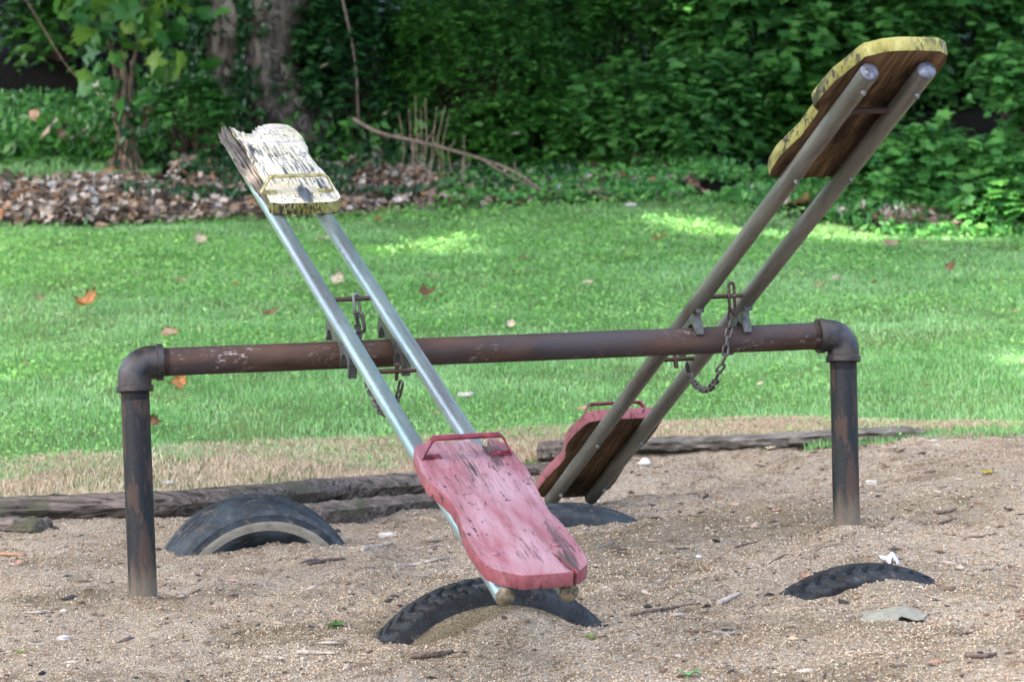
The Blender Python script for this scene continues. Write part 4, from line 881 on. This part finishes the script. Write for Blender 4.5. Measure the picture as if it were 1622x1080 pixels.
shrub('mid green clump under the tall dark shrub at the centre', 960, 200, 26.9, (.6, .6, .4), 1100, .34, 11, .044, M_fm, 'oval', seed=16)
shrub('leafy shrub with broad leaves right behind the upper end of the yellow seat', 1390, 110, 27.2, (.6, .6, .55), 900, .38, 8, .075, M_fm, 'lobed', seed=17)
shrub('yellow-green feathery shrub above the fallen branch', 800, 90, 27.3, (.55, .5, .4), 1300, .36, 14, .03, M_fm, 'thin', seed=18)
# undergrowth stuff
n = 46000; ux = rng.uniform(-11, 9, n); uy = rng.uniform(26.3, 36, n); k = (fbm(ux * .8, uy * .8, 3, 90) > -.35) & ~((ux / uy < -.118) & (ux / uy > -.2) & (uy > 27.5)) & (uy > edge_back(ux) + 1.2); ux, uy = ux[k], uy[k]
leaves('undergrowth', np.stack([ux, uy, zh(ux, uy) + rng.random(len(ux)) ** 2 * .45], -1), rng.uniform(.03, .07, len(ux)), M_fd, None, 'oval')
n = 16000; ux = rng.uniform(-7, -2.8, n); uy = rng.uniform(26.6, 28.3, n); leaves('ground_cover', np.stack([ux, uy, zh(ux, uy) + rng.random(n) * .22], -1), rng.uniform(.02, .045, n), M_fb, None, 'oval')
n = 16000; ux = rng.uniform(-3.2, .6, n); uy = edge_back(ux) + .6 + rng.random(n) * 2.4; k = vn(ux * 3, uy * 3, 92) > .42; ux, uy = ux[k], uy[k]
leaves('ivy_ground_cover', np.stack([ux, uy, zh(ux, uy) + rng.random(len(ux)) * .12], -1), rng.uniform(.02, .04, len(ux)), M_ivy, None, 'oval')
n = 16000; ux = rng.uniform(-.6, 5, n); uy = edge_back(ux) + rng.random(n) * 1.6 - .1; k = vn(ux * 2.5, uy * 2.5, 93) > .30; ux, uy = ux[k], uy[k]
leaves('edge_weeds', np.stack([ux, uy, zh(ux, uy) + rng.random(len(ux)) * .1], -1), rng.uniform(.018, .04, len(ux)), M_fb, None, 'oval')
# grass patch far left
n = 42000; ux = rng.uniform(-7.5, -3.0, n); uy = rng.uniform(25.2, 26.9, n); blades('grass_patch', ux, uy, zh(ux, uy) - .02, rng.uniform(.03, .07, n), rng.uniform(.003, .005, n), .9, M_grass)
# leaf litter
def litter_spots(n, wide):
    ux = rng.uniform(-5.2, 1.4, n); uy = edge_back(ux) - .10 + rng.random(n) ** 1.1 * np.where(ux < -2.9, 1.75, 2.9) * wide
    dens = np.clip(1.25 - np.clip(ux + 1.5, 0, 3) * .5, .08, 1) * np.clip(vn(ux * 1.6, uy * 2, 95) * 2.2 - .2, .12, 1); k = rng.random(n) < dens; return ux[k], uy[k]
def flat_basis(n, w):
    nr = rng.normal(0, w, (n, 3)) + np.array([0, -.25, 1.]); nr /= np.linalg.norm(nr, axis=1)[:, None]; t = rng.normal(0, 1, (n, 3)); t -= nr * (t * nr).sum(1)[:, None]; t /= np.linalg.norm(t, axis=1)[:, None]; return np.stack([np.cross(t, nr), t, nr], -1)
LSY = [(a[0] * 1., a[1] * 1., .45 * a[0] ** 2 + .2 * a[1] ** 2 - .1 * math.sin(a[0] * 4)) for a in SYC] + [(0, -.15, -.05)]; LSF = [(18, i, (i + 1) % 18, (i + 2) % 18) for i in range(0, 18, 2)]
ux, uy = litter_spots(8500, 1.); scatter_poly('leaf_litter', np.stack([ux, uy, zh(ux, uy) + .02 + rng.random(len(ux)) * .07], -1), rng.uniform(.018, .062, len(ux)), LSY, LSF, M_lit, basis=flat_basis(len(ux), .38), jit=.13)
ux, uy = litter_spots(26000, 1.); scatter_poly('litter_fragments', np.stack([ux, uy, zh(ux, uy) + .01 + rng.random(len(ux)) * .03], -1), rng.uniform(.008, .03, len(ux)), PINN, PINF4, M_lit, basis=flat_basis(len(ux), .5))
n = 260; ux = np.concatenate([rng.uniform(2.9, 3.7, n), rng.uniform(.5, 4.2, n // 3)]); uy = edge_back(ux) + .1 + rng.random(len(ux)) * .6
scatter_poly('bank_litter', np.stack([ux, uy, zh(ux, uy) + .03 + rng.random(len(ux)) * .05], -1), rng.uniform(.03, .075, len(ux)), LSY, LSF, M_lit, basis=flat_basis(len(ux), .4), jit=.13)

# big ivy-clad tree (double stem)
def m_bark():
    t = MT('flaking_bark'); v = t.coord(); k = t.noise(t.coord((1, 1, .45)), 9, 6, .7, .6); c = t.mix(t.ramp(k, [(.38, 0.), (.62, 1.)]), (.03, .026, .021), (.15, .13, .108))
    k2 = t.noise(t.coord((1, 1, .6), loc=(4, 2, 1)), 5, 4, .6, 1.); c = t.mix(t.ramp(k2, [(.58, 0.), (.66, .9)]), c, (.28, .255, .22)); t.set(c, .9, 0, .2); t.bump(k, 1., .05); return t.m
M_bark = m_bark()
def trunk_mesh(base, top, r0, r1, seed, org, flare=1.5, n=40, m=30, lean=None):
    rr = random.Random(seed); sp_ = spline([base, base + (top - base) * .3 + np.array([rr.uniform(-.08, .08), 0, 0]), base + (top - base) * .7, top], n); v = []; f = []
    for i, p in enumerate(sp_):
        t = i / (n - 1); r = r0 + (r1 - r0) * t + r0 * (flare - 1) * math.exp(-t * 9)
        for k in range(m):
            a = 2 * PI * k / m; q = r * (1 + .07 * math.sin(3 * a + seed) + .05 * math.sin(7 * a + 2 * t * 5 + seed) * (1 + math.exp(-t * 8) * 2) + .03 * math.sin(11 * a + i * .4) + rr.uniform(-.012, .012)); v.append(p - org + np.array([math.cos(a) * q, math.sin(a) * q, 0]))
    for i in range(n - 1):
        for k in range(m): f.append((i * m + k, i * m + (k + 1) % m, i * m + m + (k + 1) % m, i * m + m + k))
    return v, f
b1 = G(455, 222, 0, zh); b1[2] -= .1; Zt = proj(b1)[2]; b2 = b1 + np.array([-.42, .35, .05]); org = b1.copy()
print('trunk', b1, Zt)
t1 = P(448, 0, Zt + .1); t1 = b1 + (t1 - b1) * 4.2; t2 = P(364, 0, Zt + .5); t2 = b2 + (t2 - b2) * 4.2
tr = empty('ivy_clad_tree', Matrix.Translation(Vector(org)), 'broad old tree with two flaking pinkish-grey stems and ivy climbing its sides', 'tree')
link('trunk', py_mesh('trunk', *merge([trunk_mesh(b1, t1, .31, .28, 1, org), trunk_mesh(b2, t2, .30, .23, 2, org)]), smooth=True), M_bark, tr)
pv = []
for (bb, tt, r, side, nn) in ((b1, t1, .31, 1, 2600), (b1, t1, .31, -1, 1300), (b2, t2, .28, -1, 1700), (b2, t2, .28, 1, 1300)):
    for i in range(nn):
        t = rng.random() * .42; a = (-.15 if side > 0 else PI + .15) + side * rng.normal(-.15, .42); p = bb + (tt - bb) * t; wob = r * (1 + .5 * math.exp(-t * 9)) + .03 + abs(rng.normal(0, .035)); pv.append(p + np.array([math.cos(a) * wob, math.sin(a) * wob, 0]) - org)
pv = np.array(pv); keep = np.array([vn(p[0] * 6, p[2] * 3, 99) > .30 for p in pv]); pv = pv[keep]
leaves('ivy', pv, rng.uniform(.03, .055, len(pv)), M_ivy, tr, 'oval', up=.2)
cc = t1 - org + np.array([0, 2, 2.]); cp = cc + rng.normal(0, 1, (9000, 3)) * np.array([2.8, 2.4, 1.1]); cp = cp[cp[:, 2] + org[2] > 4.6]
leaves('crown', cp, rng.uniform(.10, .2, len(cp)), M_fd, tr, 'oval', up=.8)

# sapling with large lobed leaves
sb = G(202, 268, 0, zh); sb[2] -= .05; Zs = proj(sb)[2]; org = sb.copy(); sg = empty('sapling', Matrix.Translation(Vector(org)), 'young broad-leaved sapling with large lobed leaves and a shaggy stem, left of the big tree', 'sapling')
st = []; rs = random.Random(8)
def L3(px, py, dz=0): return P(px, py, Zs + dz) - org
st.append(tube(spline([L3(203, 272), L3(196, 200), L3(186, 120), L3(172, 60), L3(160, 0), L3(150, -60)], 26), [.040 - .0012 * i for i in range(26)], 10))
st.append(tube(spline([L3(205, 270, .1), L3(206, 180, .1), L3(212, 100), L3(225, 40), L3(228, -50)], 22), [.026 - .0009 * i for i in range(22)], 8))
st.append(tube(spline([L3(196, 190), L3(160, 150), L3(110, 110), L3(60, 30), L3(35, -10)], 16), [.007] * 16, 6))
for i in range(70):
    x0 = rs.uniform(182, 222); st.append(tube(spline([L3(x0 + rs.uniform(-22, 22), 275, rs.uniform(-.15, .1)), L3(198 + (x0 - 200) * .6, 215 + rs.uniform(-10, 10), rs.uniform(-.1, .05)), L3(192 + (x0 - 200) * .7, rs.uniform(90, 180), rs.uniform(-.08, .05))], 8), [rs.uniform(.006, .013)] * 8, 5))
link('stem', py_mesh('stem', *merge(st), smooth=True), m_plain('shaggy_stem', (.17, .125, .085), .9, 0, 25, .4, .8), sg)
lp = []; ls = []
for (px, py, w) in [(130, 55, 50), (165, 25, 46), (210, 70, 60), (225, 20, 60), (278, 60, 50), (260, 110, 68), (285, 105, 60), (245, 48, 50), (180, 45, 44), (140, 85, 50), (200, 12, 60), (110, 12, 55), (90, 5, 50), (235, 148, 40), (228, 155, 34), (150, 130, 40), (135, 140, 36), (300, 20, 40), (240, -20, 60), (175, -25, 60), (120, -30, 60), (270, -10, 50), (150, 60, 40), (190, 90, 34), (130, 30, 40), (215, 110, 36), (160, 105, 34), (250, 85, 44), (60, -10, 50)] + [(rs.gauss(205, 55), rs.gauss(35, 50), rs.uniform(26, 48)) for _ in range(60)] + [(rs.gauss(160, 25), rs.gauss(80, 40), rs.uniform(24, 38)) for _ in range(16)]:
    lp.append(L3(px, py, rs.uniform(-.35, .15))); ls.append(w / F * Zs / 2 * 1.0)
B = leaf_basis(len(lp), .45); 
leaves('foliage', np.array(lp), np.array(ls), M_sap, sg, 'syc', bas=B)
q_ = rng.normal(0, 1, (80, 3)); iv = np.array([L3(197 + q_[k][0] * 13, 205 + q_[k][1] * 38, -.12 + q_[k][2] * .06) for k in range(80)]); leaves('ivy', iv, rng.uniform(.025, .05, 80), M_ivy, sg, 'oval')
dl = [L3(*q) for q in [(155, 138), (235, 178), (72, 208), (82, 195), (95, 212), (118, 215), (135, 205), (52, 182), (145, 215), (108, 200), (228, 195), (218, 185)]]
leaves('dead_leaves', np.array(dl), np.full(len(dl), .075), M_lit, sg, 'syc')
# hanging vine, fallen branch, dry weeds
def stick3(name, pts, r0, r1, mat, label, cat, forks=()):
    W = [np.asarray(p) for p in pts]; org = W[-1].copy(); sp_ = spline(W, 40) - org; prt = [tube(sp_, [r0 + (r1 - r0) * i / 39 + rng.uniform(-.1, .1) * r1 for i in range(40)], 8)]
    for fk in forks: prt.append(tube(spline([np.asarray(q) for q in fk], 14) - org, [r1 * 1.2 * (1 - .05 * i) for i in range(14)], 6))
    o = link(name, py_mesh(name, *merge(prt), smooth=True), mat); o.location = Vector(org); return tag(o, label, cat)
M_br = m_plain('pale_branch', (.17, .13, .10), .85, 0, 25, .35, .6)
def gz(px, py): return proj(G(px, py, 0, zh))[2]
zg_ = gz(965, 318)
stick3('fallen_branch', [P(560, 188, 26.2), P(600, 210, 26.), P(660, 224, 25.8), P(715, 238, 25.7), P(775, 256, 25.5), P(820, 275, 25.3), P(858, 300, 25.2), P(905, 303, zg_ + .1), P(945, 309, zg_), P(975, 320, zg_)], .017, .008, M_br, 'long fallen branch leaning down across the foot of the bank', 'branch',
       [[P(760, 250, 25.5), P(800, 275, 25.3), P(835, 292, 25.2), P(872, 312, 25.1)], [P(655, 226, 25.8), P(654, 250, 25.7), P(660, 270, 25.6)], [P(735, 245, 25.6), P(733, 280, 25.4), P(742, 305, 25.3), P(750, 312, 25.2)], [P(818, 272, 25.3), P(815, 262, 25.3), P(816, 255, 25.3)], [P(930, 306, zg_), P(945, 300, zg_), P(958, 296, zg_)], [P(920, 304, zg_), P(950, 302, zg_), P(990, 315, zg_)]])
stick3('vine', [P(532, -40, 26.7), P(545, 10, 26.7), P(556, 60, 26.7), P(564, 110, 26.7), P(566, 150, 26.7), P(568, 200, 26.8)], .012, .009, M_br, 'thin bare vine hanging over the ivy right of the big tree', 'vine')
stick3('bare_stem', [P(263, -30, 26.5), P(265, 30, 26.5), P(264, 90, 26.4), P(262, 180, 26.4)], .008, .006, M_br, 'straight thin bare stem right of the sapling', 'stem')
dw = empty('dry_weed', Matrix.Translation(Vector(G(680, 300, 0, zh))), 'clump of dry upright weed stalks behind the fallen branch', 'plant'); og = np.array(dw.matrix_world.translation); pr = []
for (x0, y0, x1, y1) in [(660, 235, 658, 150), (652, 235, 648, 172), (676, 235, 673, 155), (690, 235, 705, 168), (700, 240, 712, 178), (668, 240, 666, 170), (736, 262, 735, 212), (684, 240, 692, 170), (640, 240, 632, 182), (672, 238, 690, 200), (656, 240, 668, 205), (694, 240, 682, 215), (710, 245, 722, 222)]:
    pr.append(tube(spline([P(x0 + 3 + rs.uniform(-14, 14), y0 + 45, 25.9) - og, P(x0, y0, 25.9) - og, P(x1, y1, 25.9) - og], 8), [.0034] * 5 + [.003, .0025, .002], 5))
link('stalks', py_mesh('stalks', *merge(pr)), m_plain('dry_stalk', (.30, .22, .15), .85, 0, 25, .3), dw)

M_can = m_leafy('overhead_leaves', [(.10, .26, .06), (.16, .36, .10), (.13, .30, .09)], .55, .5)
# ------------------------------------------------------------------ TREES ABOVE AND AROUND THE FRAME (unseen, added to block sun and sky light)
SUN = norm(np.array([-.42, -.30, .86]))
holes = []  # chosen sun spots; crown leaves in the sun's path to them are dropped
def hole(px, py, rx, ry): g = G(px, py, 0, zl); holes.append((g, rx, ry))
hole(690, 396, .42, .8); hole(1400, 376, 1.0, .6); hole(1180, 372, .45, .45); hole(1080, 352, .3, .5)
O, X, D, Zn = fL; sp0 = O + D * 1.55; holes.append((sp0, .12, .42))
def added_shade_tree(label, tx, ty, cen, rad, n, size, mat, th=.25, sunhole=True, minz=None):
    bz = float(zh(tx, ty) if ty > 25 else zbase(tx, ty)); org = np.array([tx, ty, bz]); root = empty('added_shade_tree', Matrix.Translation(Vector(org)), label, 'tree', 'unseen trees added to shade the playground')
    cen = np.array(cen); tp = cen + np.array([0, 0, rad[2] * .3]); parts = [trunk_mesh(org, tp, th, th * .3, int(tx * 3) % 7 + 1, org, n=24, m=16)]
    rr = random.Random(int(tx * 10 + ty))
    for i in range(12):
        t = rr.uniform(.45, .9); s = (tp - org) * t; an = rr.uniform(0, 6.28); e = cen - org + np.array([math.cos(an) * rad[0] * .75, math.sin(an) * rad[1] * .75, rr.uniform(-.4, .5) * rad[2]]); parts.append(tube(spline([s, (s + e) / 2 + np.array([0, 0, .3]), e], 8), [th * .3 * (1 - .1 * k) for k in range(8)], 7))
    link('trunk', py_mesh('trunk', *merge(parts), smooth=True), M_bark, root)
    d = rng.normal(0, 1, (n, 3)); d /= np.linalg.norm(d, axis=1)[:, None]; p = cen + d * np.array(rad) * (rng.random(n) ** .4)[:, None]; s = size * rng.uniform(.7, 1.2, n)
    keep = np.ones(n, bool)
    if minz is not None: keep &= p[:, 2] > minz
    for g, rx, ry in holes:
        t = (p[:, 2] - g[2]) / SUN[2]; q = p - SUN * t[:, None]; dx = q[:, 0] - g[0]; dy = q[:, 1] - g[1]; an = np.arctan2(dy, dx)
        w = .8 + .35 * np.sin(an * 3 + g[0] * 5) + .2 * np.sin(an * 7); keep &= ~((dx / (rx * w + size * .6)) ** 2 + (dy / (ry * w + size * .6)) ** 2 < 1)
    leaves('crown', (p - org)[keep], s[keep], mat, root, 'oval', up=.8)
added_shade_tree('unseen overhanging tree added to block sun, left of the playground', -7.5, 9, (-4.6, 8.5, 9), (4.2, 4.2, 1.6), 20000, .17, M_can)
added_shade_tree('unseen overhanging tree added to block sun, left of the lawn', -9.5, 16.5, (-4.6, 16, 10), (4.6, 5.0, 1.6), 24000, .17, M_can)
added_shade_tree('unseen overhanging tree added to block sun, behind the photographer, to the left', -6.5, -2.5, (-4.8, 2.2, 9), (3.8, 3.8, 1.5), 11000, .17, M_can)
added_shade_tree('unseen overhanging tree added to block sun, left of the leaf litter', -10, 23, (-6.5, 23.5, 9.5), (4.6, 4.6, 1.5), 22000, .17, M_can)
added_shade_tree('unseen overhanging tree added to block sun, right of the lawn', 9.5, 21, (.5, 20.5, 10), (4.9, 4.6, 1.3), 22000, .17, M_can)
added_shade_tree('unseen tree added to block sky light, beyond the bank on the left', -8, 33, (-6.5, 30, 9), (5, 5.5, 3.0), 14000, .22, M_fd, minz=4.8)
added_shade_tree('unseen tree added to block sky light, beyond the bank in the middle', 1, 38, (0, 31, 9.5), (5, 6., 3.0), 14000, .22, M_fd, minz=4.8)
added_shade_tree('unseen tree added to block sky light, beyond the bank on the right', 9, 33, (6.5, 29.5, 9), (5, 5.5, 3.0), 12000, .22, M_fd, minz=4.8)

# ------------------------------------------------------------------ LIGHT
W = bpy.data.worlds.new('World'); SC.world = W; W.use_nodes = True; nt = W.node_tree; nt.nodes.clear()
sky = nt.nodes.new('ShaderNodeTexSky'); sky.sky_type = 'NISHITA'; sky.sun_disc = False; sky.air_density = .7; sky.dust_density = 5.; sky.ozone_density = 0.
el = math.asin(SUN[2]); sky.sun_elevation = el; az = math.atan2(SUN[0], SUN[1]); sky.sun_rotation = az
bg = nt.nodes.new('ShaderNodeBackground'); bg.inputs[1].default_value = .14; wo = nt.nodes.new('ShaderNodeOutputWorld'); nt.links.new(sky.outputs[0], bg.inputs[0]); nt.links.new(bg.outputs[0], wo.inputs[0])
sl_ = bpy.data.lights.new('sun', 'SUN'); sl_.energy = 2.3; sl_.angle = math.radians(.5); sl_.color = (1, .95, .86); so = bpy.data.objects.new('sun', sl_); COL.objects.link(so)
so.rotation_euler = Vector(SUN).to_track_quat('Z', 'Y').to_euler(); so.location = (-5, -4, 12)
SC.view_settings.view_transform = 'Standard'; SC.view_settings.look = 'None'; SC.view_settings.exposure = 3.02; SC.view_settings.gamma = 1
SC.cycles.max_bounces = 6; SC.cycles.transparent_max_bounces = 4
